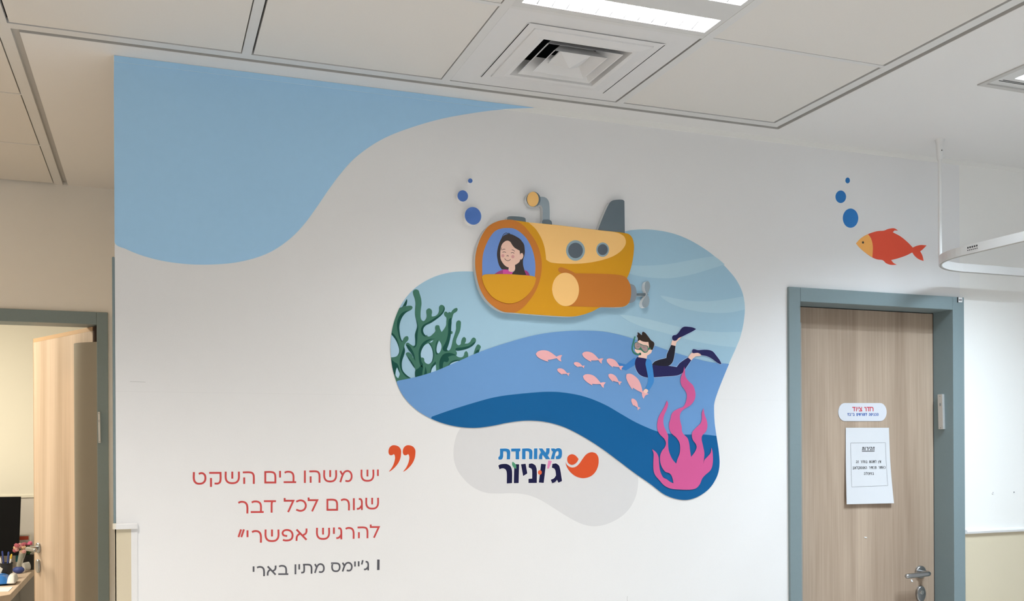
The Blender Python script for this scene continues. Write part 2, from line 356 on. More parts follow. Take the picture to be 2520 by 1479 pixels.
# ------------------------------------------------------------------ lights
def louvre_light(x0, x1, y0, y1, col, watts, label, lip=0.0, strips=3, margin=(0.034, 0.03)):
    t = empty('ceiling_light', ((x0 + x1) / 2, (y0 + y1) / 2, H)); tag(t, label, 'ceiling light', 'louvre lights in the ceiling')
    zt = H + 0.06
    sx0, sx1 = x0 + margin[0] + lip, x1 - margin[0] + 0.006 - lip
    sy = [(y1 - lip - margin[1] - 0.173 * k - 0.082, y1 - lip - margin[1] - 0.173 * k) for k in range(strips)]
    f = MB(); zb = H + 0.001
    if lip:
        l = MB()
        l.box(x0 - 0.01, x0 + 0.008, y0 - 0.01, y1 + 0.01, H - 0.004, H + 0.03); l.box(x1 - 0.008, x1 + 0.01, y0 - 0.01, y1 + 0.01, H - 0.004, H + 0.03)
        l.box(x0 + 0.008, x1 - 0.008, y1 - 0.008, y1 + 0.01, H - 0.004, H + 0.03); l.box(x0 + 0.008, x1 - 0.008, y0 - 0.01, y0 + 0.008, H - 0.004, H + 0.03)
        l.build('edge_lip', M['groove'], t)
        s_ = MB()
        for yy in (y1 - 0.036, y1 - 0.044): s_.box(x0 + 0.03 + (0.008 if yy < y1 - 0.04 else 0), x1 - 0.03, yy - 0.0016, yy + 0.0016, zb - 0.0006, zb)
        s_.build('slot', M['dark'], t)
    gp = 0.008 if lip else 0.013
    f.box(x0 + gp, sx0, y0 + gp, y1 - gp * (0.3 if not lip else 1), zb, zb + 0.006); f.box(sx1, x1 - gp, y0 + gp, y1 - gp * (0.3 if not lip else 1), zb, zb + 0.006)
    edge = y1 - gp * (0.3 if not lip else 1)
    for a, c in sy:
        f.box(sx0, sx1, c, edge, zb, zb + 0.006); edge = a
    f.box(sx0, sx1, y0 + gp, edge, zb, zb + 0.006)
    f.build('housing', M['lampbody'], t)
    for a, c in sy:
        r = MB(); w = 0.006
        r.add([(sx0, a, zb), (sx1, a, zb), (sx1, a + w, zt), (sx0, a + w, zt)], [(0, 1, 2, 3)]); r.add([(sx0, c, zb), (sx1, c, zb), (sx1, c - w, zt), (sx0, c - w, zt)], [(3, 2, 1, 0)])
        r.add([(sx0, a, zb), (sx0, c, zb), (sx0 + 0.02, c - w, zt), (sx0 + 0.02, a + w, zt)], [(0, 1, 2, 3)]); r.add([(sx1, a, zb), (sx1, c, zb), (sx1 - 0.02, c - w, zt), (sx1 - 0.02, a + w, zt)], [(3, 2, 1, 0)])
        r.add([(sx0, a, zt), (sx1, a, zt), (sx1, c, zt), (sx0, c, zt)], [(0, 1, 2, 3)])
        r.build('reflector', M['reflector'], t)
        bl = MB(); nb = 13
        for k in range(1, nb):
            xx = sx0 + (sx1 - sx0) * k / nb; m_ = (a + c) / 2
            for s_, q in ((a + 0.001, m_), (m_, c - 0.001)):
                lo = 0.0 if True else 0
                za, zm = zb + 0.002, zb + 0.010
                z_s, z_q = (za, zm) if s_ < m_ else (zm, za)
                bl.add([(xx - 0.001, s_, z_s), (xx - 0.001, q, z_q), (xx - 0.003, q, zb + 0.028), (xx - 0.003, s_, zb + 0.028),
                        (xx + 0.001, s_, z_s), (xx + 0.001, q, z_q), (xx + 0.003, q, zb + 0.028), (xx + 0.003, s_, zb + 0.028)],
                       [(0, 1, 2, 3), (7, 6, 5, 4), (0, 4, 5, 1), (3, 2, 6, 7)])
        bl.build('louvre_blades', M['blade'], t)
        tb = MB(); tb.tube([(sx0 + 0.02, (a + c) / 2, zb + 0.048), (sx1 - 0.02, (a + c) / 2, zb + 0.048)], 0.008, 10)
        tb.build('fluorescent_tube', mat('glowing_tube_' + ('cool' if col == COOLER else 'neutral'), col, 0.5, emit=6.0), t)
        L = bpy.data.lights.new('strip_light', 'AREA'); L.shape = 'RECTANGLE'; L.size = sx1 - sx0 - 0.05; L.size_y = 0.05
        L.energy = watts; L.color = col
        lo = bpy.data.objects.new('strip_light', L); COL.objects.link(lo); lo.parent = t
        lo.location = Vector(((sx0 + sx1) / 2, (a + c) / 2, zb + 0.036)) - t.location
    return t
louvre_light(0.853, 1.447, -1.272, -0.672, COOL, LAMP_STRIP_W * 0.40, 'recessed louvre light in the panel grid behind the square air vent')
louvre_light(lx0, lx1, ly0, ly1, COOLER, LAMP_STRIP_W * 1.35, 'recessed louvre light in the plain ceiling above the curtain rail', lip=0.022, margin=(0.042, 0.042))
louvre_light(0.853, 1.447, -3.672, -3.072, COOL, LAMP_STRIP_W * 2.2, 'added fill louvre light overhead near the viewer, out of view')  # unseen extra fixture, added to brighten the room from behind the camera
louvre_light(lx0 + 0.7, lx1 + 0.7, -3.6, -3.0, COOLER, LAMP_STRIP_W * 2.0, 'added fill louvre light overhead on the right, out of view', lip=0.022, margin=(0.042, 0.042))  # second unseen fixture, added as cool fill from the right
louvre_light(-0.949, -0.356, -1.872, -1.272, (1.0, 0.965, 0.92), LAMP_STRIP_W * 1.45, 'recessed louvre light overhead, towards the corridor')
def room_lamp(label, loc, size, watts, col):
    t = empty('panel_light', loc); tag(t, label, 'ceiling light')
    x, y, z = loc; w = size[0] / 2 + 0.03; b_ = MB()
    for x0_, x1_, y0_, y1_ in ((-w, w, -w, -w + 0.03), (-w, w, w - 0.03, w), (-w, -w + 0.03, -w + 0.03, w - 0.03), (w - 0.03, w, -w + 0.03, w - 0.03)): b_.box(x + x0_, x + x1_, y + y0_, y + y1_, z - 0.008, z + 0.008)
    b_.build('housing', M['lampbody'], t)
    L = bpy.data.lights.new('panel_lamp', 'AREA'); L.shape = 'RECTANGLE'; L.size, L.size_y = size; L.energy = watts; L.color = col
    o = bpy.data.objects.new('panel_lamp', L); COL.objects.link(o); o.parent = t
room_lamp('square warm panel light on the office ceiling', (-1.6, 2.6, 2.611), (0.6, 0.6), OFFICE_W, (1.0, 0.90, 0.70))
room_lamp('square warm panel light on the corridor ceiling', (-2.2, 0.6, H - 0.009), (0.6, 0.6), CORRIDOR_W, (1.0, 0.66, 0.34))

# ------------------------------------------------------------------ square air diffuser
t = empty('air_diffuser', (1.15, -0.405, H)); tag(t, 'white square ceiling air vent with stepped cone slats', 'air vent')
vx, vy = 1.15, -0.401
def ring(mb, b0, z0, b1, z1):
    vs = [(vx + sx * b, vy + sy * b, z) for b, z in ((b0, z0), (b1, z1)) for sx, sy in ((-1, -1), (1, -1), (1, 1), (-1, 1))]
    mb.add(vs, [(i, (i + 1) % 4, 4 + (i + 1) % 4, 4 + i) for i in range(4)])
f = MB(); z = H + 0.001
ox0, ox1, oy0, oy1 = 0.867, 1.428, -0.668, -0.140
vs = [(ox0, oy0, z), (ox1, oy0, z), (ox1, oy1, z), (ox0, oy1, z)] + [(vx + sx * 0.208, vy + sy * 0.200, z) for sx, sy in ((-1, -1), (1, -1), (1, 1), (-1, 1))]
f.add(vs, [(i, (i + 1) % 4, 4 + (i + 1) % 4, 4 + i) for i in range(4)])
def ring2(b0, z0, b1, z1): ring(f, b0, z0, b1, z1)
vs = [(vx + sx * 0.208, vy + sy * 0.200, z) for sx, sy in ((-1, -1), (1, -1), (1, 1), (-1, 1))] + [(vx + sx * 0.206, vy + sy * 0.198, z - 0.003) for sx, sy in ((-1, -1), (1, -1), (1, 1), (-1, 1))]
f.add(vs, [(i, (i + 1) % 4, 4 + (i + 1) % 4, 4 + i) for i in range(4)])
ring2(0.203, z - 0.003, 0.180, z - 0.003); ring2(0.180, z - 0.003, 0.179, z - 0.0065); ring2(0.179, z - 0.0065, 0.150, z - 0.011); ring2(0.150, z - 0.011, 0.136, z - 0.010); ring2(0.136, z - 0.010, 0.118, z + 0.035)
f.build('face_plate', M['diff'], t)
for bo, bi, za, zb2 in ((0.117, 0.076, -0.010, 0.030), (0.083, 0.042, -0.012, 0.028)):
    r = MB(); ring(r, bo, H + za, bi, H + zb2); ring(r, bi - 0.0015, H + zb2, bo - 0.003, H + za + 0.001); ring(r, bo, H + za, bo - 0.003, H + za + 0.001); r.build('slat', M['diff'], t)
r = MB(); q = 0.048
vs = [(vx + sx * q, vy + sy * q, H + 0.004) for sx, sy in ((-1, -1), (1, -1), (1, 1), (-1, 1))] + [(vx, vy, H - 0.022)] + [(vx + sx * q, vy + sy * q, H + 0.008) for sx, sy in ((-1, -1), (1, -1), (1, 1), (-1, 1))]
r.add(vs, [(0, 1, 4), (1, 2, 4), (2, 3, 4), (3, 0, 4), (5, 8, 7, 6), (0, 5, 6, 1), (1, 6, 7, 2), (2, 7, 8, 3), (3, 8, 5, 0)]); r.build('centre_pyramid', M['diff'], t)
d = MB(); d.box(vx - 0.14, vx + 0.14, vy - 0.14, vy + 0.14, H + 0.135, H + 0.14)
for s_ in (-1, 1):
    d.box(vx + s_ * 0.135 - 0.003, vx + s_ * 0.135 + 0.003, vy - 0.14, vy + 0.14, H + 0.037, H + 0.14); d.box(vx - 0.14, vx + 0.14, vy + s_ * 0.135 - 0.003, vy + s_ * 0.135 + 0.003, H + 0.037, H + 0.14)
d.build('dark_neck', mat('dark_duct', (0.03, 0.034, 0.04), 0.5), t)  # duct coloured near black to put shade between the slats
d = MB(); d.tube([(vx - 0.05, vy + 0.0, H + 0.09), (vx - 0.012, vy, H + 0.012)], 0.002, 6); d.tube([(vx + 0.05, vy, H + 0.09), (vx + 0.012, vy, H + 0.012)], 0.002, 6); d.build('hanger_wire', M['grid'], t)

# ------------------------------------------------------------------ doors
def lever(mb, p, along, out, length, r=0.0095):
    p, along, out = Vector(p), Vector(along).normalized(), Vector(out).normalized()
    pts = [p, p + out * 0.03] + [p + out * (0.03 + 0.022 * math.sin(a)) + along * (0.022 * (1 - math.cos(a))) for a in [math.pi / 8 * k for k in (1, 2, 3, 4)]]
    e_ = pts[-1]; pts += [e_ + along * (length - 0.022) * k / 4 for k in (1, 2, 3, 4)]
    tip = pts[-1]; rs = [r] * len(pts) + [r * 0.9, r * 0.6, r * 0.15]
    pts += [tip + along * 0.004, tip + along * 0.0075, tip + along * 0.0095]
    mb.tube(pts, rs, 14)
def disc(mb, c, out, r, h, n=28, rz=1.0, upv=(0, 0, 1)):
    c, out, upv = Vector(c), Vector(out).normalized(), Vector(upv); sd = upv.cross(out)
    rings = []
    for rr, hh in ((1.0, 0), (1.0, h * 0.75), (0.9, h)):
        rings.append([c + out * hh + sd * r * rr * math.cos(t_) + upv * r * rz * rr * math.sin(t_) for t_ in [2 * math.pi * k / n for k in range(n)]])
    vs = sum(rings, []); fs = [(j * n + k, j * n + (k + 1) % n, (j + 1) * n + (k + 1) % n, (j + 1) * n + k) for j in range(2) for k in range(n)]
    mb.add(vs, fs, 0, True); mb.add(rings[2], [tuple(range(n))])
# door_1 in the printed wall
d1 = empty('door_1', ((DX0 + DX1) / 2, 0.05, 0)); d1['kind'] = 'structure'
b = MB(); P_ = -0.012
b.box(2.197, DX0, P_, 0.16, 0, 2.124); b.box(DX1, 3.025, P_, 0.16, 0, 2.124); b.box(DX0, DX1, P_, 0.16, DZ, 2.124)
b.build('door_frame', M['frame'], d1, 0.002)
b = MB(); b.box(DX0 + 0.002, DX1 - 0.003, 0.092, 0.135, 0.008, DZ - 0.003); leaf = b.build('door_leaf', M['oak'], d1)
b = MB(); b.box(DX1 - 0.003, DX1, 0.0915, 0.14, 0, DZ); b.build('rubber_seal', mat('dark_brown_seal', (0.05, 0.035, 0.028), 0.7), d1)
b = MB()
gp = [(DX0 - 0.001, 0.062), (DX0 + 0.022, 0.057), (DX0 + 0.050, 0.064), (DX0 + 0.072, 0.079), (DX0 + 0.078, 0.0915)]
b.add([(x, y, zz) for zz in (0.0, 2.008) for x, y in gp], [(i, i + 1, 6 + i, 5 + i) for i in range(4)], 0, True); b.add([(x, y, 2.008) for x, y in gp], [(0, 1, 2, 3, 4)])
b.build('finger_guard', M['guard'], d1)
b = MB(); disc(b, (2.893, 0.092, 1.030), (0, -1, 0), 0.0255, 0.010); ro = b.build('handle_rosette', M['steel'], d1)
b = MB(); lever(b, (2.893, 0.084, 1.030), (-1, 0, -0.03), (0, -1, 0), 0.118); b.build('door_handle', M['steel'], d1)
b = MB(); disc(b, (2.893, 0.092, 0.943), (0, -1, 0), 0.0225, 0.011, rz=1.45); b.build('lock_plate', M['steel'], d1)
b = MB(); disc(b, (2.893, 0.081, 0.95), (0, -1, 0), 0.009, 0.004); b.build('lock_cylinder', mat('bright_lock_metal', (0.6, 0.6, 0.58), 0.25, metal=1.0), d1)
white_scrap = mat('white_tape_scrap', (0.8, 0.8, 0.8), 0.5)
for uv in ([(2126, 1321), (2132, 1321.5), (2134, 1324), (2128, 1323.5)], [(2241, 1427), (2244, 1426), (2247, 1432), (2243, 1432)]): b = MB(); b.prism(FULL(uv, 0.0915), 0.0905, 0.092); b.build('tape_scrap', white_scrap, d1)

# door_2, open into the office
d2 = empty('door_2', ((LX0 + LX1) / 2, LW, 0)); d2['kind'] = 'structure'
b = MB(); b.box(LX0 - 0.045, LX0, LW - 0.014, LW + 0.125, 0, 2.13); b.box(LX1, -0.171, LW - 0.014, LW + 0.125, 0, 2.13); b.box(LX0, LX1, LW - 0.014, LW + 0.125, LZ, 2.13)
b.build('door_frame', M['frame'], d2, 0.002)
hg, fr = Vector((-0.236, 1.63, 0)), Vector((-0.533, 2.24, 0)); dv = (fr - hg).normalized(); nv = Vector((-dv.y, dv.x, 0))   # nv points to the side we see
if nv.dot(CAM - hg) < 0: nv = -nv
LT = 2.066
b = MB(); b.obox(hg + Vector((0, 0, 0.008)), dv * (fr - hg).length, -nv * 0.04, (0, 0, LT)); b.build('door_leaf', M['oak_warm'], d2)
b = MB(); b.obox(hg + nv * 0.0005 + Vector((0, 0, LT - 0.008)), dv * ((fr - hg).length + 0.001), -nv * 0.041, (0, 0, 0.018)); b.obox(fr + nv * 0.0005 - dv * 0.002, dv * 0.003, -nv * 0.041, (0, 0, LT + 0.008)); b.build('edge_band', M['oak_edge'], d2)
b = MB(); A = hg + dv * 0.18 + nv * 0.001; B = Vector((LX1 - 0.001, LW + 0.015, 0)); mid = (A + B) / 2 + Vector((-0.025, -0.01, 0)) + nv * 0.018
gp = [A.lerp(mid, k / 5) * (1 - k / 10) + A.lerp(mid, k / 5) * (k / 10) for k in range(6)]
q2 = smooth([(A.x, A.y), (A.x * 0.6 + mid.x * 0.4 + nv.x * 0.006, A.y * 0.6 + mid.y * 0.4 + nv.y * 0.006), (mid.x, mid.y), (B.x, B.y)], False, 80, 5); n_ = len(q2)
b.add([(x, y, zz) for zz in (0.0, 2.005) for x, y in q2], [(i, i + 1, n_ + i + 1, n_ + i) for i in range(n_ - 1)], 0, True)
b.build('finger_guard', mat('brown_grey_plastic', srgb(126, 122, 112, (225, 228, 230)), 0.5), d2)
b = MB(); b.box(LX1 - 0.012, LX1 - 0.0005, LW + 0.03, LW + 0.1, 1.97, LZ - 0.004); b.build('hinge_recess', mat('dark_brown_hinge_wood', (0.05, 0.028, 0.018), 0.7), d2)
hz = 1.065; hp = fr - dv * 0.058 + Vector((0, 0, hz))
b = MB(); disc(b, hp, nv, 0.0255, 0.010); b.build('handle_rosette', M['steel'], d2)
b = MB(); disc(b, hp - nv * 0.04, -nv, 0.0255, 0.010); b.build('handle_rosette', M['steel'], d2)
b = MB(); lever(b, hp + nv * 0.008, dv * -1, nv, 0.115); b.build('door_handle', M['steel'], d2)
b = MB(); lever(b, hp - nv * 0.048, dv * -1, -nv, 0.115); b.build('door_handle', M['steel'], d2)
b = MB(); disc(b, hp - Vector((0, 0, 0.088)), nv, 0.0225, 0.011, rz=1.45); b.build('lock_plate', M['steel'], d2)

# slim mezuzah cases on both door posts
def mezuzah(name_label, o, ax, az, out):
    t_ = empty('mezuzah', o); tag(t_, name_label, 'mezuzah case', 'mezuzah cases on the door posts')
    o, ax, az, out = map(Vector, (o, ax, az, out)); b_ = MB()
    b_.obox(o, ax, out * 0.011, az); b_.build('case', M['silver'], t_, 0.0015)
    b_ = MB()
    for k in (0.04, 0.94):
        b_.ball(o + ax * 0.5 + az * k + out * 0.011, 0.0014, n=8, m=4)
    b_.build('nail', M['black'], t_)
    b_ = MB(); c = o + ax * 0.45 + az * 0.7 + out * 0.0113
    b_.obox(c - ax * 0.15 - az * 0.035, ax * 0.3, out * 0.001, az * 0.08); b_.build('emblem', mat('worn_grey_emblem', (0.3, 0.3, 0.29), 0.5), t_)
mezuzah('slim silver mezuzah case inside the right post of the closed door', (DX1, 0.030, 1.602), (0, 0.026, 0.0), (0, 0.004, 0.14), (-1, 0, 0))
mezuzah('slim silver mezuzah case on the post of the open office door', (-0.2105, LW - 0.014, 1.566), (0.0085, 0, 0), (-0.002, 0, 0.134), (0, -1, 0))

# ------------------------------------------------------------------ wall protection and rails
cg = empty('trim_1', (XL, -0.01, 0)); cg['kind'] = 'structure'
b = MB(); b.box(XL - 0.003, -0.054, -0.004, 0, 0, 1.318); b.box(XL - 0.004, XL, -0.004, 1.5, 0, 1.318); b.build('beige_sheet', M['beige'], cg)
b = MB(); b.box(-0.054, -0.037, -0.004, 0, 0, 1.318); b.build('edge_strip', M['white_pl'], cg)
b = MB(); b.box(XL - 0.001, -0.036, -0.016, 0, 1.314, 1.330); b.build('cap_strip', M['white_pl'], cg, 0.002)
b = MB(); b.tube([(XL - 0.003, -0.010, 1.315), (XL - 0.003, -0.010, 1.331)], 0.006, 12); b.build('cap_end', mat('cream_cap_end', (0.74, 0.70, 0.6), 0.5), cg)
b = MB(); b.box(XL - 0.0075, XL, -0.001, 0.05, 1.318, 2.093)
tg = b.build('trim_2', M['frame'], None, 0.003); tg['kind'] = 'structure'
rr = empty('trim_3', (3.5, -0.01, 1.2)); rr['kind'] = 'structure'
b = MB()
prof = [(0, 0), (-0.012, 0.002), (-0.014, 0.010), (-0.011, 0.017), (0, 0.0185)]
x0, x1 = 3.028, 5.2; n_ = len(prof)
b.add([(x0 + (0.006 if i in (1, 2, 3) else 0), y, 1.184 + zz) for i, (y, zz) in enumerate(prof)] + [(x1, y, 1.184 + zz) for y, zz in prof], [(i, i + 1, n_ + i + 1, n_ + i) for i in range(n_ - 1)] + [tuple(range(n_))])
b.build('rail', M['white_pl'], rr)
b = MB(); b.box(3.034, 5.2, -0.003, 0, 0, 1.185); b.build('beige_sheet', M['beige'], rr)
b = MB(); b.box(3.026, 3.034, -0.002, 0, 0, 1.185); b.build('edge_strip', M['white_pl'], rr)
orail = MB(); orail.box(-3.0, 0.8, 4.288, 4.30, 1.210, 1.226); ot = orail.build('trim_4', mat('cream_rail', (0.78, 0.75, 0.66), 0.5), None); ot['kind'] = 'structure'
b = MB(); b.box(-3.0, 0.8, 4.297, 4.30, 0, 1.21); sub(b.build('wall_sheet', mat('office_beige_sheet', srgb(226, 212, 182, (250, 240, 210)), 0.5)), ot)

for (u, v, lab, r) in ((2443, 1213, 'white screw plug in the wall, the nearer one to the door frame', 0.006), (2495, 1212, 'white screw plug with a dark hole, farther from the door frame', 0.0035)):
    x, zz = mark(u, v); t = empty('wall_plug', (x, 0, zz)); tag(t, lab, 'wall plug', 'screw plugs above the wall rail')
    b = MB(); disc(b, (x, 0.0, zz), (0, -1, 0), r, 0.0015, 16); b.build('plug', M['white_pl'], t)
    b = MB(); disc(b, (x - 0.0005, -0.001, zz + 0.0015), (0, -1, 0), 0.0022 if r < 0.005 else 0.0014, 0.001, 12); b.build('screw_hole', M['dark'], t)

# ------------------------------------------------------------------ hospital curtain rail
t = empty('curtain_rail', (2.74, -0.18, 2.2)); tag(t, 'white bent curtain rail hung from the ceiling by the door', 'curtain rail')
RZ0, RZ1, hw = 2.200, 2.234, 0.006
path = [(2.666, -4.2), (2.666, -0.36)] + [(2.916 - 0.25 * math.cos(a), -0.36 + 0.25 * math.sin(a)) for a in [math.pi / 2 * k / 16 for k in range(1, 17)]] + [(5.0, -0.11)]
def rail_mesh(mb, path, off0, off1, z0, z1):
    ring_ = []
    for i, p in enumerate(path):
        a = Vector(path[max(i - 1, 0)]); c = Vector(path[min(i + 1, len(path) - 1)]); d_ = (c - a).normalized(); nn = Vector((-d_.y, d_.x))
        q0, q1 = Vector(p) + nn * off0, Vector(p) + nn * off1
        ring_ += [(q0.x, q0.y, z0), (q1.x, q1.y, z0), (q1.x, q1.y, z1), (q0.x, q0.y, z1)]
    mb.add(ring_, [(4 * i + k, 4 * (i + 1) + k, 4 * (i + 1) + (k + 1) % 4, 4 * i + (k + 1) % 4) for i in range(len(path) - 1) for k in range(4)], 0, False)
b = MB(); rail_mesh(b, path, -hw, hw, RZ0 + 0.003, RZ1); b.build('track', M['alu'], t)
b = MB(); rail_mesh(b, path, -hw + 0.0035, hw - 0.0035, RZ0 + 0.0005, RZ0 + 0.003); b.build('track_slot', M['groove'], t)
hx, hy = 2.739, -0.183
b = MB(); b.tube([(hx, hy, RZ1), (hx, hy, H - 0.06)], 0.0065, 14); b.build('hanger_rod', M['alu'], t)
b = MB(); b.tube([(hx, hy, H - 0.075), (hx, hy, H - 0.07), (hx, hy, H - 0.012), (hx, hy, H - 0.011), (hx, hy, H)], [0.009, 0.0105, 0.014, 0.014, 0.018], 16); br = b.build('ceiling_bracket', M['alu'], t)
b = MB(); b.ball((hx - 0.002, hy - 0.0125, H - 0.042), 0.0022, n=8, m=6); sub(b.build('screw', M['black']), br).location = (0, 0, 0)
lb = MB(); yy = -0.41; xx = 2.666 - hw - 0.0004
lb.add([(xx, yy - 0.03, 2.211), (xx, yy + 0.03, 2.211), (xx, yy + 0.03, 2.231), (xx, yy - 0.03, 2.231)], [(3, 2, 1, 0)]); lab_ = lb.build('maker_label', M['alu'], t)
b = MB(); random.seed(9)
for row, (zz, n_, hh) in enumerate(((2.224, 5, 0.006), (2.215, 6, 0.003))):
    for k in range(n_):
        y0_ = yy + 0.024 - k * 0.048 / n_ - 0.002
        b.add([(xx - 0.0002, y0_ - 0.04 / n_ * 0.8, zz - hh / 2), (xx - 0.0002, y0_, zz - hh / 2), (xx - 0.0002, y0_, zz + hh / 2), (xx - 0.0002, y0_ - 0.04 / n_ * 0.8, zz + hh / 2)], [(3, 2, 1, 0)])
sub(b.build('blurred_print', mat('dark_print', (0.05, 0.05, 0.055), 0.6)), lab_)

# ------------------------------------------------------------------ lettering
G = {
 'yod': [[(1, 1), (1, .46)]], 'vav': [[(.5, 1), (.5, 0)]],
 'shin': [[(0, 1), (0, .5), (.06, .25), (.22, .06), (.5, 0), (.78, .06), (.94, .25), (1, .5), (1, 1)], [(.5, 1), (.5, .43)]],
 'he': [[(0, 1), (.6, 1), (.85, .93), (.97, .75), (1, .55), (1, 0)], [(.04, .52), (.04, 0)]],
 'het': [[(.0, 0), (0, 1), (.6, 1), (.85, .93), (.97, .75), (1, .55), (1, 0)]],
 'mems': [[(.5, 0), (0, 0), (0, 1), (.6, 1), (.85, .93), (.97, .75), (1, .55), (1, 0), (.499, 0)]],
 'bet': [[(0, .9), (.15, .98), (.38, 1), (.62, .95), (.78, .8), (.84, .55), (.84, .07)], [(0, 0), (1, 0)]],
 'qof': [[(0, 1), (1, 1), (1, .35), (.93, .12), (.75, 0), (.42, 0)], [(.08, .52), (.08, -.32)]],
 'tet': [[(0, 1), (0, .45), (.08, .2), (.25, .04), (.5, 0), (.76, .06), (.94, .25), (1, .5), (.96, .78), (.82, .95), (.65, 1), (.42, .93)]],
 'mem': [[(0, 1), (.2, .62)], [(.03, 0), (.16, .45), (.3, .78), (.45, .95), (.66, 1), (.86, .9), (.97, .7), (1, .45), (.95, .2), (.82, .04), (.65, 0), (.45, .04)]],
 'gim': [[(.22, 1), (.55, 1), (.8, .93), (.95, .75), (.97, .5), (.97, 0)], [(0, .02), (.3, .05), (.6, .15), (.88, .34)]],
 'res': [[(0, .9), (.2, .98), (.45, 1), (.75, .93), (.93, .76), (1, .5), (1, 0)]],
 'lam': [[(0, 1.26), (0, 1), (1, 1), (.45, 0)]],
 'kaf': [[(0, .92), (.25, 1), (.5, 1), (.78, .9), (.95, .7), (1, .5), (.95, .3), (.78, .1), (.5, 0), (.25, 0), (0, .07)]],
 'dal': [[(0, 1), (1, 1)], [(.72, .94), (.68, .8), (.67, .5), (.67, 0)]],
 'alef': [[(.03, 1), (.97, 0)], [(.97, 1), (.96, .78), (.88, .6), (.66, .46)], [(.03, 0), (.05, .25), (.15, .45), (.38, .62)]],
 'pe': [[(.46, .42), (.3, .44), (.1, .5), (0, .68), (.06, .86), (.22, .97), (.5, 1), (.8, .9), (.96, .7), (1, .45), (.93, .2), (.75, .05), (.5, 0), (.25, 0), (.03, .05)]],
 'quot': [[(.42, 1), (.05, 0)], [(.98, 1), (.6, 0)]], 'ger': [[(.9, 1), (.1, 0)]],
 'sam': [[(0, 1), (.55, 1), (.8, .95), (.96, .78), (1, .5), (.93, .22), (.75, .04), (.5, 0), (.25, .05), (.08, .22), (.02, .5), (.04, .75), (.1, .94)]],
 'tav': [[(.1, 1), (.68, 1), (.87, .94), (.97, .78), (1, .55), (1, 0)], [(.22, .94), (.22, .25), (.17, .08), (.0, .03)]],
 'zay': [[(0, 1), (1, 1)], [(.6, .95), (.5, .5), (.55, 0)]],
 'nun': [[(.2, 1), (.6, 1), (.85, .85), (.92, .6), (.92, .06)], [(0, 0), (1, 0)]], 'nuns': [[(0, 1), (.7, 1)], [(.6, .94), (.6, -.3)]],
 'ayin': [[(.1, 1), (.6, .35), (.75, .15)], [(1, 1), (.95, .5), (.7, .15), (.35, -.02), (0, -.08)]],
 'tsa': [[(.05, 1), (.35, .6), (1, .1), (1, 0), (0, 0)], [(.95, 1), (.9, .7), (.6, .42)]],
 'bar': [[(.5, 1), (.5, 0)]],
}
WID = {'yod': .14, 'vav': .16, 'zay': .5, 'nun': .62, 'gim': .55, 'nuns': .25}
def place(gname, st, l, r, T, B, h, n):
    """one stroke of a letter set in its ink box; straight ends reach the edge of the box"""
    if gname == 'quot': T, B = T - 12, T + 66
    if gname == 'ger': T, B = T - 10, T + 34
    c = smooth(st, False, 60, n)
    out = [[l + h + (r - l - 2 * h) * x if r - l > 2.2 * h else (l + r) / 2, B - h - (B - T - 2 * h) * y] for x, y in c]
    for i, j in ((0, 1), (-1, -2)):
        a, b_ = out[i], out[j]; dx, dy = a[0] - b_[0], a[1] - b_[1]
        if abs(dy) > 2.0 * abs(dx) and st[i][1] in (0, 1): out[i] = [a[0] + dx * h / max(abs(dy), 1e-6), a[1] + dy * h / max(abs(dy), 1e-6)]
        elif abs(dx) > 2.0 * abs(dy) and st[i][0] in (0, 1): out[i] = [a[0] + dx * h / max(abs(dx), 1e-6), a[1] + dy * h / max(abs(dx), 1e-6)]
    return out
def word_line(letters, sheet, top, base, w_px, w_m, yplane, jit=0):
    """letters: (glyph, left, right) in the sheet; top/base give the letter height along the line"""
    shapes = []
    for gname, l, r in letters:
        h = w_px / 2
        for st in G[gname]:
            out = place(gname, st, l, r, top((l + r) / 2), base((l + r) / 2), h, 5)
            shapes.append(stroke(sheet(out, yplane), w_m))
    return shapes
def auto(names, x0, x1):
    """lay letters (right to left, ' ' for a gap) evenly between x0 and x1"""
    ws = [0.55 if n == ' ' else WID.get(n, 0.72) for n in names]; gap = 0.22
    tot = sum(ws) + gap * (len(ws) - 1); k = (x1 - x0) / tot; x = x1; out = []
    for n, w in zip(names, ws):
        if n != ' ': out.append((n, x - w * k, x))
        x -= (w + gap) * k
    return out

red = mat('coral_red_lettering', srgb(208, 74, 72, (245, 246, 246)), 0.55)
greyt = mat('slate_grey_lettering', srgb(90, 91, 98, (245, 246, 246)), 0.55)
q = empty('wall_quote', mark(700, 1250)[:1] + (0, mark(700, 1250)[1])); tag(q, 'red three-line Hebrew quote with grey author line on the white wall', 'wall lettering')
def text_line(name, m, spec):
    """one printed line, each word a part"""
    letters, rest = spec[0], spec[1:]; words = [[letters[0]]]
    for a, b_ in zip(letters, letters[1:]):
        if a[1] - b_[2] > 52: words.append([])
        words[-1].append(b_)
    for w in words:
        o = print_part(name, word_line(w, *rest), m, q, 1)
        if m is greyt: o['label'] = 'grey word of the author name'
text_line('quote_word', red, ([('yod', 1920, 1941), ('shin', 1755, 1895), ('mem', 1540, 1675), ('shin', 1378, 1518), ('he', 1237, 1350), ('vav', 1183, 1202), ('bet', 978, 1104), ('yod', 932, 951), ('mems', 782, 904),
    ('he', 565, 686), ('shin', 382, 535), ('qof', 225, 350), ('tet', 60, 197)], S_TEXT, lambda x: 312 + (1755 - x) * .0147, lambda x: 432 + (1940 - x) * .0175, 20, 0.0055, 0))
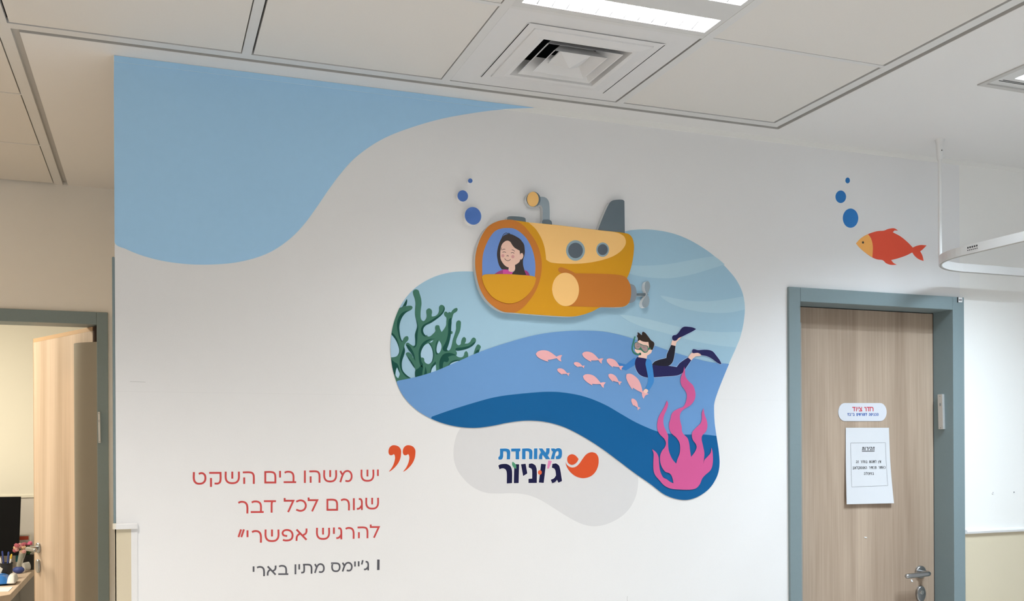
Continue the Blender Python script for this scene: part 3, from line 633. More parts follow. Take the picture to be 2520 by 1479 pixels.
text_line('quote_word', red, ([('shin', 1803, 1942), ('gim', 1718, 1780), ('vav', 1678, 1697), ('res', 1548, 1648), ('mems', 1410, 1528), ('lam', 1220, 1328), ('kaf', 1105, 1212), ('lam', 978, 1086), ('dal', 778, 900), ('bet', 645, 776), ('res', 510, 621)],
    S_TEXT, lambda x: 594 + (1940 - x) * .0235, lambda x: 713 + (1940 - x) * .0298, 20, 0.0055, 0))
text_line('quote_word', red, ([('lam', 1848, 1950), ('he', 1725, 1835), ('res', 1595, 1695), ('gim', 1510, 1572), ('yod', 1477, 1495), ('shin', 1305, 1447), ('alef', 1095, 1222), ('pe', 957, 1078), ('shin', 785, 935), ('res', 648, 758), ('yod', 603, 622), ('quot', 512, 584)],
    S_TEXT, lambda x: 880 + (1940 - x) * .0338, lambda x: 998 + (1940 - x) * .0415, 20, 0.0055, 0))
text_line('author_word', greyt, ([('gim', 1790, 1842), ('ger', 1760, 1785), ('yod', 1728, 1745), ('yod', 1690, 1708), ('mem', 1565, 1675), ('sam', 1457, 1553), ('mem', 1285, 1393), ('tav', 1155, 1268), ('yod', 1127, 1144), ('vav', 1088, 1106), ('bet', 923, 1025), ('alef', 805, 908), ('res', 700, 788), ('yod', 665, 682)],
    S_TEXT, lambda x: 1228 + (1940 - x) * .0482, lambda x: 1323 + (1940 - x) * .0545, 17, 0.0050, 0))
print_part('author_bar', [S_TEXT([(1923, 1220), (1948, 1220), (1947, 1325), (1922, 1326)])], greyt, q, 1)
qm = [(2040, 333), (2075, 285), (2096, 235), (2104, 190), (2099, 163), (2090, 154), (2075, 164), (2056, 165), (2041, 150), (2038, 118), (2050, 86), (2072, 68), (2098, 64), (2140, 78), (2163, 110), (2165, 150), (2158, 195), (2138, 242), (2102, 288), (2062, 322)]
orange = mat('orange_red_print', srgb(223, 88, 48, (244, 245, 245)), 0.55)
for k, dx in enumerate((0, 144.5)):
    o = print_part('quotation_mark', [S_TEXT(smooth([(x + dx, y) for x, y in qm], True, 60))], orange, q, 1)
    o['label'] = 'orange quotation mark'

# ------------------------------------------------------------------ pale grey patch with the emblem and two words
wz = (245, 246, 247)
lg = empty('logo_patch', (1.2, 0, 1.43)); tag(lg, 'pale grey wavy patch with orange emblem and blue and navy lettering', 'wall logo')
gb = [(500, 30), (300, 10), (180, 60), (130, 130), (95, 240), (80, 360), (90, 480), (130, 590), (200, 690), (300, 785), (420, 850), (520, 875), (650, 879), (800, 876), (930, 884), (1030, 905), (1150, 955), (1300, 1045), (1450, 1140), (1600, 1225), (1700, 1266), (1800, 1284), (1920, 1275), (2050, 1230), (2180, 1150), (2280, 1040), (2345, 900), (2370, 750), (2365, 600), (2200, 480), (1900, 250), (1500, 60), (1200, -20), (800, -30)]
print_part('grey_patch', [S_LOGO(smooth(gb))], mat('pale_grey_print', srgb(230, 231, 233, wz), 0.55), lg, 0)
print_part('emblem_head', [S_LOGO(smooth([(1490, 460), (1495, 425), (1520, 400), (1553, 392), (1585, 403), (1610, 425), (1631, 453), (1610, 490), (1580, 515), (1546, 524), (1513, 510), (1495, 487)], True, 60))], orange, lg, 2)
print_part('emblem_smile', [S_LOGO(smooth([(1470, 490), (1485, 520), (1520, 548), (1560, 557), (1600, 545), (1640, 508), (1680, 450), (1720, 400), (1760, 374), (1800, 367), (1845, 382), (1872, 420), (1880, 470), (1872, 540), (1840, 610), (1790, 660), (1730, 684), (1670, 688), (1600, 668), (1540, 625), (1500, 575), (1478, 530)], True, 60))], orange, lg, 2)
word1 = [[(1288, 320), (1331, 320), (1341, 331), (1365, 318), (1395, 318), (1415, 332), (1424, 360), (1420, 420), (1405, 445), (1380, 452), (1350, 452), (1348, 418), (1368, 415), (1382, 400), (1384, 370), (1378, 355), (1365, 352), (1350, 365), (1340, 390), (1328, 452), (1286, 452), (1300, 400), (1312, 362), (1306, 353), (1298, 352)],
    [(1137, 320), (1181, 320), (1222, 374), (1228, 350), (1228, 318), (1271, 318), (1271, 352), (1262, 385), (1246, 404), (1276, 452), (1226, 452), (1186, 398), (1180, 415), (1180, 452), (1140, 452), (1142, 412), (1152, 386), (1167, 372)],
    [(1078, 320), (1120, 320), (1118, 452), (1076, 452)], [(930, 322), (1010, 320), (1040, 328), (1056, 350), (1056, 452), (1016, 452), (1016, 372), (1010, 358), (996, 354), (972, 354), (972, 454), (930, 454)],
    [(795, 322), (908, 321), (908, 355), (893, 357), (893, 455), (850, 455), (850, 357), (795, 358)],
    [(655, 323), (735, 322), (765, 330), (780, 352), (780, 455), (740, 455), (740, 374), (734, 360), (720, 356), (696, 356), (694, 425), (686, 448), (668, 458), (637, 458), (636, 425), (648, 420), (655, 400)]]
bl = [S_LOGO(smooth(p, True, 38)) for p in word1]
def grow(poly, d):
    """an outline moved outwards by d"""
    n = len(poly); ar = sum(poly[i][0] * poly[(i + 1) % n][1] - poly[(i + 1) % n][0] * poly[i][1] for i in range(n)); sg = 1 if ar > 0 else -1; out = []
    for i in range(n):
        a = Vector(poly[i]) - Vector(poly[i - 1]); b = Vector(poly[(i + 1) % n]) - Vector(poly[i])
        if a.length < 1e-9 or b.length < 1e-9: continue
        a.normalize(); b.normalize(); m = a + b
        if m.length < 1e-6: continue
        m.normalize(); nn = Vector((m.y, -m.x)) * sg; k = min(1.6, 1 / max(0.3, m.dot(a))); out.append((poly[i][0] + nn.x * d * k, poly[i][1] + nn.y * d * k))
    return out
word2 = {'resh': [(635, 532), (655, 520), (700, 512), (745, 515), (785, 540), (803, 585), (805, 750), (740, 755), (738, 610), (725, 580), (700, 568), (670, 570), (650, 580)], 'vav': [(833, 515), (893, 517), (887, 750), (828, 750)],
    'yod': [(917, 518), (973, 510), (995, 630), (943, 662)], 'nun': [(1013, 512), (1055, 507), (1095, 530), (1110, 575), (1112, 747), (1010, 748), (1010, 697), (1055, 694), (1053, 590), (1045, 570), (1025, 562), (1012, 555)],
    'vav_two': [(1165, 510), (1225, 517), (1198, 747), (1138, 742)], 'gimel': [(1305, 512), (1350, 505), (1385, 530), (1400, 570), (1425, 725), (1380, 745), (1363, 708), (1340, 735), (1305, 750), (1285, 708), (1325, 690), (1350, 655), (1343, 595), (1330, 570), (1300, 558)]}
w2 = [S_LOGO(smooth(p, True, 40)) for p in word2.values()]
acc = {'green': smooth([(810, 483), (835, 500), (855, 530), (857, 575), (825, 555), (805, 520)], True, 60), 'dot': ell(1150, 618, 25, 28), 'pink': smooth([(1255, 467), (1299, 478), (1263, 571), (1239, 567)], True, 40)}
halo = [grow(p, 0.0022) for p in bl + w2] + [grow(S_LOGO(p), 0.0018) for p in acc.values()]
print_part('white_outline', halo, M['paper'], lg, 1)
print_part('blue_word', bl, mat('bright_blue_print', srgb(46, 130, 198, wz), 0.55), lg, 3)
print_part('navy_word', w2, mat('navy_print', srgb(28, 28, 68, wz), 0.55), lg, 3)
print_part('leaf_accent', [S_LOGO(acc['green'])], mat('leaf_green_print', srgb(88, 160, 125, wz), 0.55), lg, 4)
print_part('dot_accent', [S_LOGO(acc['dot'])], mat('orange_dot_print', srgb(235, 108, 70, wz), 0.55), lg, 4)
print_part('stroke_accent', [S_LOGO(acc['pink'])], mat('candy_pink_print', srgb(235, 145, 195, wz), 0.55), lg, 4)

# ------------------------------------------------------------------ blue cloud shape at the top left
sk = [(281, 130), (500, 158), (900, 209), (1310, 262), (1313, 266), (1230, 270), (1160, 279), (1080, 294), (1000, 318), (950, 338), (910, 361), (870, 392), (840, 425), (810, 465), (780, 509), (750, 550), (720, 582), (680, 612), (640, 631), (580, 646), (520, 651), (460, 650), (400, 642), (350, 629), (310, 613), (281, 596)]
pts = [(max(XL, x), min(H - 0.001, z)) for x, z in FULL(smooth(sk, True, 60))]
mb = MB(); mb.prism(pts, -0.0012, -0.0008)
o = mb.build('wave_decal', mat('dusty_sky_blue_print', srgb(124, 156, 178, (170, 170, 167)), 0.55, vary=0.02)); tag(o, 'large dusty blue wave shape filling the upper left of the wall', 'wall decal')
mb = MB(); mb.prism([p for p in clip(pts, [(XL - 0.01, H - 0.0185), (1.3, H - 0.0185), (1.3, H + 0.01), (XL - 0.01, H + 0.01)])], -0.0044, -0.0036)
sub(mb.build('painted_edge', MATS['dusty_sky_blue_print']), o)

# ------------------------------------------------------------------ underwater mural
mu = empty('sea_mural', (1.3, 0, 1.8)); tag(mu, 'large rounded underwater scene with diver, pink fish and coral', 'mural')
bz = lambda L: [(1440 + x / 3.8929, 540 + y / 3.8929) for x, y in L]
pz = lambda L: [(1560 + x / 4.929, 940 + y / 4.929) for x, y in L]
fz = lambda L: [(1290 + x / 5.04, 780 + y / 5.04) for x, y in L]
czz = lambda L: [(940 + x / 4.93, 660 + y / 4.93) for x, y in L]
left_arc = [(1210, 676), (1180, 670), (1140, 668), (1100, 672), (1060, 685), (1020, 710), (990, 745), (970, 790), (961, 840), (963, 890), (972, 930)]
blob = left_arc + [(989, 970), (1020, 1005), (1060, 1030), (1110, 1047), (1165, 1053), (1210, 1048), (1250, 1040), (1295, 1035), (1340, 1038), (1385, 1050), (1430, 1072), (1475, 1100), (1520, 1133)] + \
    pz([(0, 1100), (200, 1240), (360, 1360), (480, 1410), (600, 1430), (690, 1420), (800, 1375), (910, 1290), (975, 1200), (1015, 1110), (1033, 1000), (1025, 850), (1000, 680), (975, 500), (968, 370), (970, 260), (1003, 145)]) + \
    bz([(1335, 1479), (1390, 1350), (1450, 1215), (1500, 1070), (1525, 920), (1527, 820), (1505, 700), (1450, 585), (1375, 490), (1240, 355), (1100, 255), (950, 175), (800, 125), (620, 98), (480, 100), (385, 115)]) + [(1480, 600), (1350, 650)]
blob = smooth(blob, True, 70)
def below(edge):
    """part of the mural outline below a wavy line (u rising)"""
    e = smooth(edge, False, 80)
    def ev(u):
        if u <= e[0][0]: return e[0][1]
        for a, c in zip(e, e[1:]):
            if u <= c[0]: return a[1] + (c[1] - a[1]) * (u - a[0]) / max(c[0] - a[0], 1e-6)
        return e[-1][1]
    n = len(blob); ins = [p[1] >= ev(p[0]) for p in blob]
    st = next(i for i in range(n) if ins[i] and not ins[i - 1]); run = []
    i = st
    while ins[i % n] and len(run) < n: run.append(blob[i % n]); i += 1
    a, c = run[0], run[-1]
    lo, hi = min(a[0], c[0]), max(a[0], c[0]); mid_ = [p for p in e if lo < p[0] < hi]
    if c[0] > a[0]: mid_ = mid_[::-1]
    return run + mid_
wt = (234, 235, 233)
water = mat('pale_water_blue_print', srgb(163, 200, 219, wt), 0.55)
print_part('white_outline', [stroke(FULL(blob + blob[:2]), 0.0036)], M['paper'], mu, 1)
print_part('water_backdrop', [FULL(blob)], water, mu, 2)
streak = mat('lighter_water_print', srgb(176, 210, 224, wt), 0.55)
S = [bz([(430, 440), (560, 444), (700, 438), (850, 420), (1000, 392), (1140, 366), (1236, 352), (1290, 393), (1335, 432), (1200, 475), (1050, 520), (900, 553), (780, 565), (620, 558), (500, 540), (420, 520)]),
     bz([(718, 730), (760, 735), (850, 755), (980, 778), (1110, 786), (1240, 780), (1380, 762), (1512, 738), (1524, 790), (1528, 862), (1400, 890), (1250, 897), (1100, 885), (950, 855), (820, 805), (740, 755)]),
     bz([(330, 915), (420, 920), (550, 945), (700, 980), (900, 1030), (1100, 1065), (1300, 1080), (1497, 1077), (1480, 1140), (1445, 1226), (1250, 1205), (1000, 1155), (750, 1085), (550, 1030), (400, 965)])]
for s in S: print_part('water_streak', [FULL(smooth(s, True, 40))], streak, mu, 3)
# coral: branches clipped by the edge of the picture
arc = smooth(left_arc + [(989, 970)], False, 80)
conv = [p for p in arc if p[0] < 1205 or p[1] < 800] + [(1260, 990), (1260, 676)]
cg1 = mat('coral_green_print', srgb(66, 116, 98, wt), 0.55); cg2 = mat('deep_green_print', srgb(24, 76, 66, wt), 0.55)
LEFT = [(246, 470), (290, 462), (350, 457), (368, 470), (366, 490), (345, 510), (300, 533), (260, 572), (228, 630), (210, 700), (214, 780), (228, 850), (245, 888), (262, 852), (285, 829), (308, 826), (320, 845), (315, 875), (292, 900), (275, 925), (270, 960), (278, 1000), (265, 1060), (245, 1120), (238, 1180), (250, 1240), (290, 1290), (350, 1335), (420, 1385), (150, 1420), (40, 1250), (40, 700), (150, 520)]
MAIN = [(378, 320), (374, 285), (388, 265), (412, 259), (440, 270), (455, 310), (472, 370), (478, 430), (470, 500), (466, 560), (470, 610), (485, 635), (505, 642), (525, 625), (540, 590), (535, 530), (540, 505), (570, 488), (598, 505), (606, 535), (600, 570), (604, 588), (640, 582), (672, 560), (690, 520), (692, 470), (712, 447), (745, 455), (760, 485), (752, 525), (720, 570), (660, 620), (590, 665), (535, 690), (505, 720), (495, 760), (508, 798), (530, 818), (545, 811), (552, 828), (580, 828), (615, 800), (645, 765), (642, 720), (652, 697), (690, 697), (702, 735), (722, 775), (750, 740), (775, 695), (778, 650), (778, 600), (760, 580), (750, 550), (765, 528), (785, 532), (797, 546), (815, 532), (835, 537), (850, 515), (880, 490), (908, 485), (915, 505), (900, 530), (868, 552), (855, 590), (842, 640), (838, 700), (837, 765), (850, 766), (855, 785), (846, 800), (832, 798), (828, 840), (815, 900), (795, 960), (787, 985), (802, 1000), (825, 985), (845, 930), (857, 870), (880, 800), (897, 740), (897, 680), (905, 648), (930, 634), (953, 648), (955, 690), (945, 760), (920, 820), (900, 870), (900, 910), (925, 935), (950, 925), (960, 880), (975, 847), (995, 836), (1015, 853), (1016, 885), (1002, 915), (1040, 913), (1070, 890), (1085, 860), (1110, 842), (1135, 858), (1138, 885), (1110, 930), (1050, 970), (980, 992), (892, 1000), (905, 1020), (906, 1045), (900, 1060), (930, 1080), (970, 1080), (990, 1060), (1000, 1022), (1020, 1005), (1038, 1025), (1040, 1090), (1000, 1140), (900, 1190), (800, 1240), (700, 1270), (600, 1310), (500, 1350), (404, 1370), (402, 1225), (385, 1200), (345, 1140), (310, 1080), (290, 1050), (292, 1030), (315, 1020), (345, 1035), (365, 1060), (374, 1090), (379, 1080), (372, 1050), (345, 1000), (305, 960), (288, 930), (295, 910), (315, 905), (345, 925), (375, 942), (398, 935), (402, 880), (398, 810), (410, 760), (425, 710), (415, 640), (400, 570), (400, 500), (405, 430), (395, 370)]
SPROUT = [(1095, 1100), (1108, 1050), (1120, 1000), (1140, 950), (1160, 926), (1185, 935), (1197, 955), (1185, 990), (1160, 1060), (1150, 1090)]
DARK = [[(235, 490), (262, 440), (300, 372), (304, 402), (288, 458), (262, 462)],
 [(345, 511), (300, 533), (258, 572), (228, 630), (210, 700), (214, 790), (230, 858), (246, 886), (258, 880), (240, 894), (215, 862), (195, 790), (180, 700), (185, 640), (205, 590), (240, 545), (290, 520)],
 [(110, 775), (150, 812), (185, 870), (205, 940), (213, 1000), (206, 1045), (188, 1066), (202, 1030), (205, 985), (183, 912), (150, 852), (112, 805)],
 [(264, 945), (277, 992), (270, 1040), (248, 1100), (239, 1165), (246, 1230), (280, 1283), (348, 1336), (300, 1322), (250, 1272), (220, 1200), (215, 1120), (235, 1040), (255, 985)],
 [(100, 1090), (145, 1137), (185, 1162), (208, 1230), (213, 1272), (186, 1212), (170, 1220), (158, 1290), (140, 1280)],
 [(402, 560), (412, 610), (428, 660), (438, 720), (430, 800), (425, 880), (412, 945), (385, 968), (380, 958), (398, 935), (402, 880), (398, 810), (410, 760), (424, 705), (414, 640)],
 [(750, 460), (760, 490), (750, 528), (718, 572), (655, 622), (588, 667), (535, 692), (506, 722), (497, 760), (512, 800), (535, 822), (520, 830), (490, 810), (472, 770), (475, 730), (500, 690), (560, 655), (640, 605), (710, 555), (742, 510)],
 [(650, 857), (590, 870), (545, 900), (510, 938), (482, 985), (468, 1040), (470, 1090), (476, 1130), (497, 1172), (480, 1205), (455, 1150), (445, 1080), (447, 1000), (475, 930), (520, 885), (580, 860)],
 [(560, 906), (582, 915), (607, 960), (626, 1020), (627, 1080), (607, 1140), (580, 1163), (605, 1110), (613, 1060), (608, 1000), (590, 950)],
 [(686, 862), (670, 900), (659, 960), (659, 1005), (670, 1030), (686, 1040), (660, 1050), (648, 1020), (648, 950), (660, 895)],
 [(840, 600), (843, 650), (838, 720), (835, 790), (822, 870), (800, 945), (786, 990), (800, 1006), (765, 1010), (738, 992), (734, 966), (765, 910), (790, 840), (802, 760), (800, 680), (812, 620)],
 [(1137, 888), (1108, 932), (1050, 969), (980, 992), (905, 1000), (886, 990), (900, 970), (980, 960), (1060, 940), (1110, 902)],
 [(698, 1260), (693, 1150), (710, 1090), (745, 1045), (800, 1028), (860, 1038), (902, 1058), (850, 1060), (800, 1076), (810, 1110), (790, 1140), (750, 1135), (738, 1170), (730, 1240)],
 [(790, 1200), (840, 1132), (900, 1112), (952, 1117), (880, 1134), (830, 1160)], [(404, 1365), (404, 1240), (440, 1215), (475, 1180), (496, 1195), (490, 1250), (470, 1345)], [(525, 1190), (540, 1250), (546, 1320), (500, 1330), (515, 1260)],
 [(648, 1130), (600, 1190), (572, 1310), (590, 1300), (620, 1195), (650, 1165)], [(290, 930), (320, 935), (360, 985), (390, 1050), (402, 1130), (385, 1092), (358, 1040), (310, 975)], [(300, 1060), (330, 1095), (370, 1150), (402, 1212), (385, 1200), (345, 1140), (308, 1080)],
 [(1178, 988), (1160, 1062), (1110, 1100), (1130, 1020), (1150, 995)]]
GAPS = [[(112, 805), (150, 852), (183, 912), (205, 985), (202, 1030), (180, 1065), (140, 1080), (70, 1082), (70, 860)], [(180, 1205), (200, 1250), (213, 1285), (195, 1335), (175, 1320), (162, 1290), (168, 1240)],
 [(560, 910), (590, 950), (611, 1010), (614, 1080), (596, 1140), (565, 1163), (535, 1155), (513, 1130), (508, 1096), (490, 1085), (472, 1085), (468, 1040), (485, 982), (515, 936)], [(690, 880), (714, 920), (718, 970), (690, 1030), (672, 1031), (660, 1000), (666, 940)],
 [(622, 876), (600, 882), (570, 905), (600, 898)], [(650, 1168), (648, 1260), (588, 1290), (600, 1230), (620, 1197)], [(800, 1215), (830, 1160), (880, 1136), (945, 1128), (960, 1150)]]
def coral(L, c=82): return [(940 + x / 4.93, 660 + y / 4.93) for x, y in smooth(L, True, c, 5)]
def clipped(L): return [FULL(c) for c in (clip(coral(p), conv) for p in L) if len(c) > 2]
co = print_part('green_coral', clipped([LEFT, MAIN, SPROUT]), cg1, mu, 5); co['label'] = 'branching green coral'
for sh_ in clipped(DARK): print_part('coral_shading', [sh_], cg2, mu, 6)
gapm = mat('lit_gap_water_print', srgb(172, 206, 226, wt), 0.55)  # lighter copy of the water blue, brighter lighting put into the colour
for sh_ in clipped(GAPS): print_part('coral_gap', [sh_], gapm, mu, 7)
wave1 = czz([(150, 1378), (190, 1366), (405, 1322), (640, 1250), (900, 1140), (1200, 1010)]) + fz([(0, 258), (250, 205), (500, 178), (750, 170), (950, 180), (1150, 215), (1360, 275), (1620, 360), (1870, 445), (2100, 512), (2300, 560), (2520, 582), (2600, 588)])
print_part('mid_blue_wave', [FULL(below(wave1))], mat('cornflower_blue_print', srgb(112, 160, 215, (241, 243, 244)), 0.55), mu, 8)
wave2 = [(1040, 1032), (1057, 1027), (1100, 1012), (1160, 993), (1220, 977)] + fz([(0, 948), (300, 928), (500, 940), (750, 990), (1000, 1090), (1200, 1205)]) + pz([(0, 480), (150, 550), (280, 600), (400, 625), (600, 638), (850, 638), (1010, 656), (1040, 660)])
print_part('deep_blue_wave', [FULL(below(wave2))], mat('deep_sea_blue_print', srgb(22, 99, 158, (246, 248, 249)), 0.55), mu, 9)
# pink coral with licking arms
tip = [(1975, 618), (1966, 670), (1938, 740), (1930, 800), (1950, 865)]
back_ = [(2050, 815), (2012, 775), (1988, 725), (1985, 665)]
pc = fz(tip) + pz([(590, 70), (630, 140), (632, 200), (615, 260), (590, 300), (530, 325), (470, 360), (445, 400), (435, 450), (420, 500), (420, 560), (445, 620), (510, 680), (545, 740), (552, 810), (545, 870), (515, 950), (505, 992), (460, 940), (430, 880), (412, 820), (405, 730), (405, 650), (385, 600), (355, 530), (348, 460), (360, 400), (395, 320), (407, 260), (390, 225), (375, 270), (340, 340), (295, 420), (275, 500), (278, 580), (310, 640), (360, 690), (380, 740), (370, 785), (330, 840), (310, 900), (312, 970), (335, 1040), (375, 1090), (420, 1105), (445, 1130), (460, 1170), (472, 1230), (430, 1210), (390, 1180), (350, 1160), (325, 1120), (305, 1060), (295, 960), (290, 910), (270, 865), (235, 830), (213, 816), (230, 870), (228, 950), (230, 1070), (250, 1130), (300, 1190), (360, 1255), (430, 1290), (520, 1303), (700, 1303), (750, 1285), (790, 1240), (820, 1170), (860, 1125), (920, 1070), (945, 1000), (945, 850), (932, 797), (920, 860), (880, 910), (850, 940), (833, 992), (840, 940), (845, 860), (830, 780), (812, 690), (820, 650), (865, 600), (882, 540), (875, 470), (850, 400), (840, 350), (835, 318), (815, 380), (815, 450), (800, 500), (740, 560), (700, 610), (695, 660), (710, 710), (740, 750), (752, 790), (735, 840), (685, 910), (672, 830), (660, 740), (640, 680), (600, 640), (575, 600), (570, 540), (555, 480), (548, 420), (560, 370), (600, 330), (680, 280), (725, 220), (738, 160), (730, 100), (706, 40)]) + fz(back_)
o = print_part('pink_coral', [FULL(smooth(pc, True, 75, 5))], mat('hot_pink_print', srgb(207, 94, 152, (234, 238, 240)), 0.55), mu, 16); o['label'] = 'hot pink flame-like coral'
# the shoal of salmon pink fish
FT = [(137, 460), (160, 432), (190, 419), (230, 414), (280, 420), (330, 445), (395, 494), (430, 478), (465, 473), (447, 515), (455, 555), (425, 542), (397, 512), (340, 527), (285, 535), (295, 556), (255, 545), (200, 522), (158, 495)]
salmon = mat('salmon_pink_print', srgb(245, 186, 190, (240, 243, 243)), 0.55)
FISH = [((137, 460), (397, 503)), ((712, 457), (917, 530)), ((1015, 530), (1173, 617)), ((608, 573), (715, 612)), ((402, 652), (525, 703)), ((722, 735), (940, 825)), ((1037, 715), (1163, 805)), ((1262, 710), (1458, 932)), ((1325, 1015), (1402, 1120))]
a0, b0 = Vector(FT[0]), Vector((397, 503)); e0 = b0 - a0
for i, (n_, t_) in enumerate(FISH):
    a1, e1 = Vector(n_), Vector(t_) - Vector(n_); k = e1.length / e0.length; r_ = math.atan2(e1.y, e1.x) - math.atan2(e0.y, e0.x)
    fat = 0.92 if i == 7 else 1.0
    ux = Vector((math.cos(math.atan2(e0.y, e0.x)), math.sin(math.atan2(e0.y, e0.x)))); uy = Vector((-ux.y, ux.x)); pts = []
    for p in FT:
        d_ = Vector(p) - a0; d_ = ux * d_.dot(ux) + uy * d_.dot(uy) * fat
        pts.append((a1.x + k * (d_.x * math.cos(r_) - d_.y * math.sin(r_)), a1.y + k * (d_.x * math.sin(r_) + d_.y * math.cos(r_))))
    print_part('pink_fish', [FULL(smooth(fz(pts), True, 50, 4))], salmon, mu, 14)
# the diver
dw = (216, 220, 221)
dv_ = lambda L, c=52: S_DIVER(smooth(L, True, c, 5))
skin = mat('peach_skin_print', srgb(240, 200, 185, (222, 224, 224)), 0.55); navy = mat('midnight_navy_print', srgb(36, 36, 80, dw), 0.55); ink = mat('ink_black_print', srgb(32, 32, 44, dw), 0.55)
sleeve = mat('mid_blue_sleeve_print', srgb(62, 130, 195, dw), 0.55); sleeve2 = mat('shaded_blue_sleeve_print', srgb(60, 122, 188, dw), 0.55); hair = mat('dark_brown_print', srgb(48, 40, 36, dw), 0.55)
mgreen = mat('mask_green_print', srgb(54, 118, 98, dw), 0.55); lens = mat('mauve_lens_print', srgb(158, 138, 138, dw), 0.55)
dfin1 = [(1135, 410), (1130, 365), (1150, 338), (1205, 325), (1250, 280), (1300, 210), (1345, 180), (1420, 180), (1510, 195), (1570, 222), (1500, 265), (1400, 315), (1310, 360), (1250, 385), (1205, 430), (1165, 438)]
dfin2 = [(1494, 645), (1497, 605), (1517, 585), (1550, 592), (1600, 605), (1700, 598), (1800, 603), (1870, 630), (1930, 700), (1990, 780), (2027, 850), (2010, 862), (1960, 840), (1850, 760), (1760, 715), (1660, 695), (1640, 675), (1600, 655), (1510, 660)]
back_leg = [(765, 865), (810, 815), (880, 785), (1025, 748), (1035, 680), (1070, 600), (1112, 510), (1192, 530), (1180, 640), (1160, 760), (1135, 830), (1100, 870), (1060, 890), (900, 890)]
body = [(770, 865), (900, 880), (1060, 890), (1215, 912), (1260, 850), (1330, 795), (1418, 738), (1478, 790), (1430, 860), (1370, 950), (1330, 1010), (1270, 1050), (1200, 1070), (1000, 1085), (795, 1100), (780, 980)]
torso = [(485, 733), (590, 745), (670, 765), (655, 850), (670, 950), (692, 1106), (600, 1085), (530, 1045), (480, 970), (455, 880), (460, 800)]
hair_o = [(500, 452), (506, 390), (488, 350), (490, 322), (505, 342), (500, 278), (525, 290), (560, 320), (580, 332), (582, 290), (600, 267), (640, 290), (690, 350), (750, 430), (790, 455), (806, 490), (800, 530), (770, 607), (740, 594), (705, 592), (708, 540), (697, 457), (650, 457), (580, 442), (540, 420)]
face = [(500, 455), (540, 415), (600, 440), (697, 455), (707, 540), (708, 600), (745, 590), (763, 612), (748, 655), (700, 692), (672, 708), (668, 757), (590, 747), (525, 737), (512, 712), (455, 690), (500, 650), (456, 622), (452, 595), (480, 560), (470, 500)]
face[14:17] = [(525, 737), (510, 715), (530, 700)]
near_arm = [(665, 765), (710, 770), (745, 800), (765, 870), (785, 1000), (797, 1170), (775, 1230), (705, 1345), (645, 1305), (690, 1180), (690, 1100), (660, 940), (645, 850)]
far_arm = [(475, 735), (430, 755), (290, 865), (135, 830), (215, 940), (290, 975), (450, 880), (465, 800)]
dp = print_part('diver', [dv_(body)], navy, mu, 11); dp['label'] = 'cartoon diver in a navy suit'
def dpart(name, shapes, m, k): return sub(print_part(name, shapes, m, None, k), dp)
dp2 = Vector(mu.location)
def dpart(name, shapes, m, k):
    o_ = print_part(name, shapes, m, None, k); o_.parent = dp; o_.location = (0, 0, 0); return o_
halo_pts = [dv_(x) for x in (body, back_leg, torso, hair_o, dfin1, dfin2)]
dpart('pale_outline', [stroke(p + p[:2], 0.0024) for p in halo_pts], mat('pale_blue_outline_print', srgb(175, 205, 232, dw), 0.55), 10)
dpart('far_arm', [dv_(far_arm, 35)], sleeve2, 10.5)
dpart('far_leg', [dv_(back_leg, 35)], ink, 11.4)
dpart('ankle', [dv_([(1112, 510), (1130, 430), (1190, 420), (1260, 365), (1313, 356), (1245, 430), (1212, 460), (1194, 530), (1150, 522)])], skin, 10.8)
dpart('ankle', [dv_([(1418, 738), (1495, 650), (1600, 655), (1650, 670), (1660, 690), (1640, 710), (1560, 720), (1510, 760), (1478, 795)])], skin, 10.8)
dpart('flipper', [dv_(dfin1)], navy, 11.8); dpart('flipper', [dv_(dfin2)], navy, 11.8)
dpart('torso', [dv_(torso)], navy, 11.8)
dpart('face', [dv_(face)], skin, 12); dpart('hair', [dv_(hair_o)], hair, 12.6)
dpart('near_arm', [dv_(near_arm, 35)], sleeve, 12.6)
dpart('hand', [dv_([(650, 1308), (690, 1330), (688, 1360), (650, 1395), (612, 1372), (604, 1345), (625, 1322)])], skin, 15)
mo = [(440, 490), (455, 465), (490, 458), (540, 480), (600, 510), (660, 520), (690, 535), (700, 580), (690, 625), (660, 650), (620, 652), (590, 632), (560, 605), (520, 600), (480, 595), (450, 570), (438, 530)]
dpart('diving_mask', [dv_(mo)], mgreen, 13.2)
for s_ in ([dv_([(451, 492), (468, 471), (500, 470), (545, 492), (558, 512), (555, 545), (520, 585), (495, 588), (465, 570), (449, 532)]), dv_([(566, 505), (600, 522), (655, 530), (680, 545), (686, 585), (675, 622), (645, 638), (615, 625), (585, 590), (562, 552)])]): dpart('mask_lens', [s_], lens, 13.8)
dpart('closed_eye', [stroke(S_DIVER(smooth(L, False)), 0.0013) for L in ([(492, 545), (510, 536), (530, 545)], [(590, 555), (612, 548), (632, 562)], [(485, 500), (505, 492), (525, 500)])], mat('mauve_line_print', srgb(125, 98, 98, dw), 0.55), 14.2)
sn = smooth([(452, 368), (432, 440), (408, 530), (405, 595), (430, 645), (475, 675), (540, 680)], False)
dpart('snorkel', [stroke(S_DIVER(sn), 0.0050, True), S_DIVER(ell(545, 674, 20, 24))], mgreen, 14.2)
dpart('mouthpiece', [S_DIVER(ell(547, 680, 12, 12))], mat('dark_bottle_green_print', srgb(28, 70, 62, dw), 0.55), 14.6)
dpart('mask_strap', [dv_([(690, 575), (735, 560), (745, 580), (695, 605)])], mgreen, 13.0)

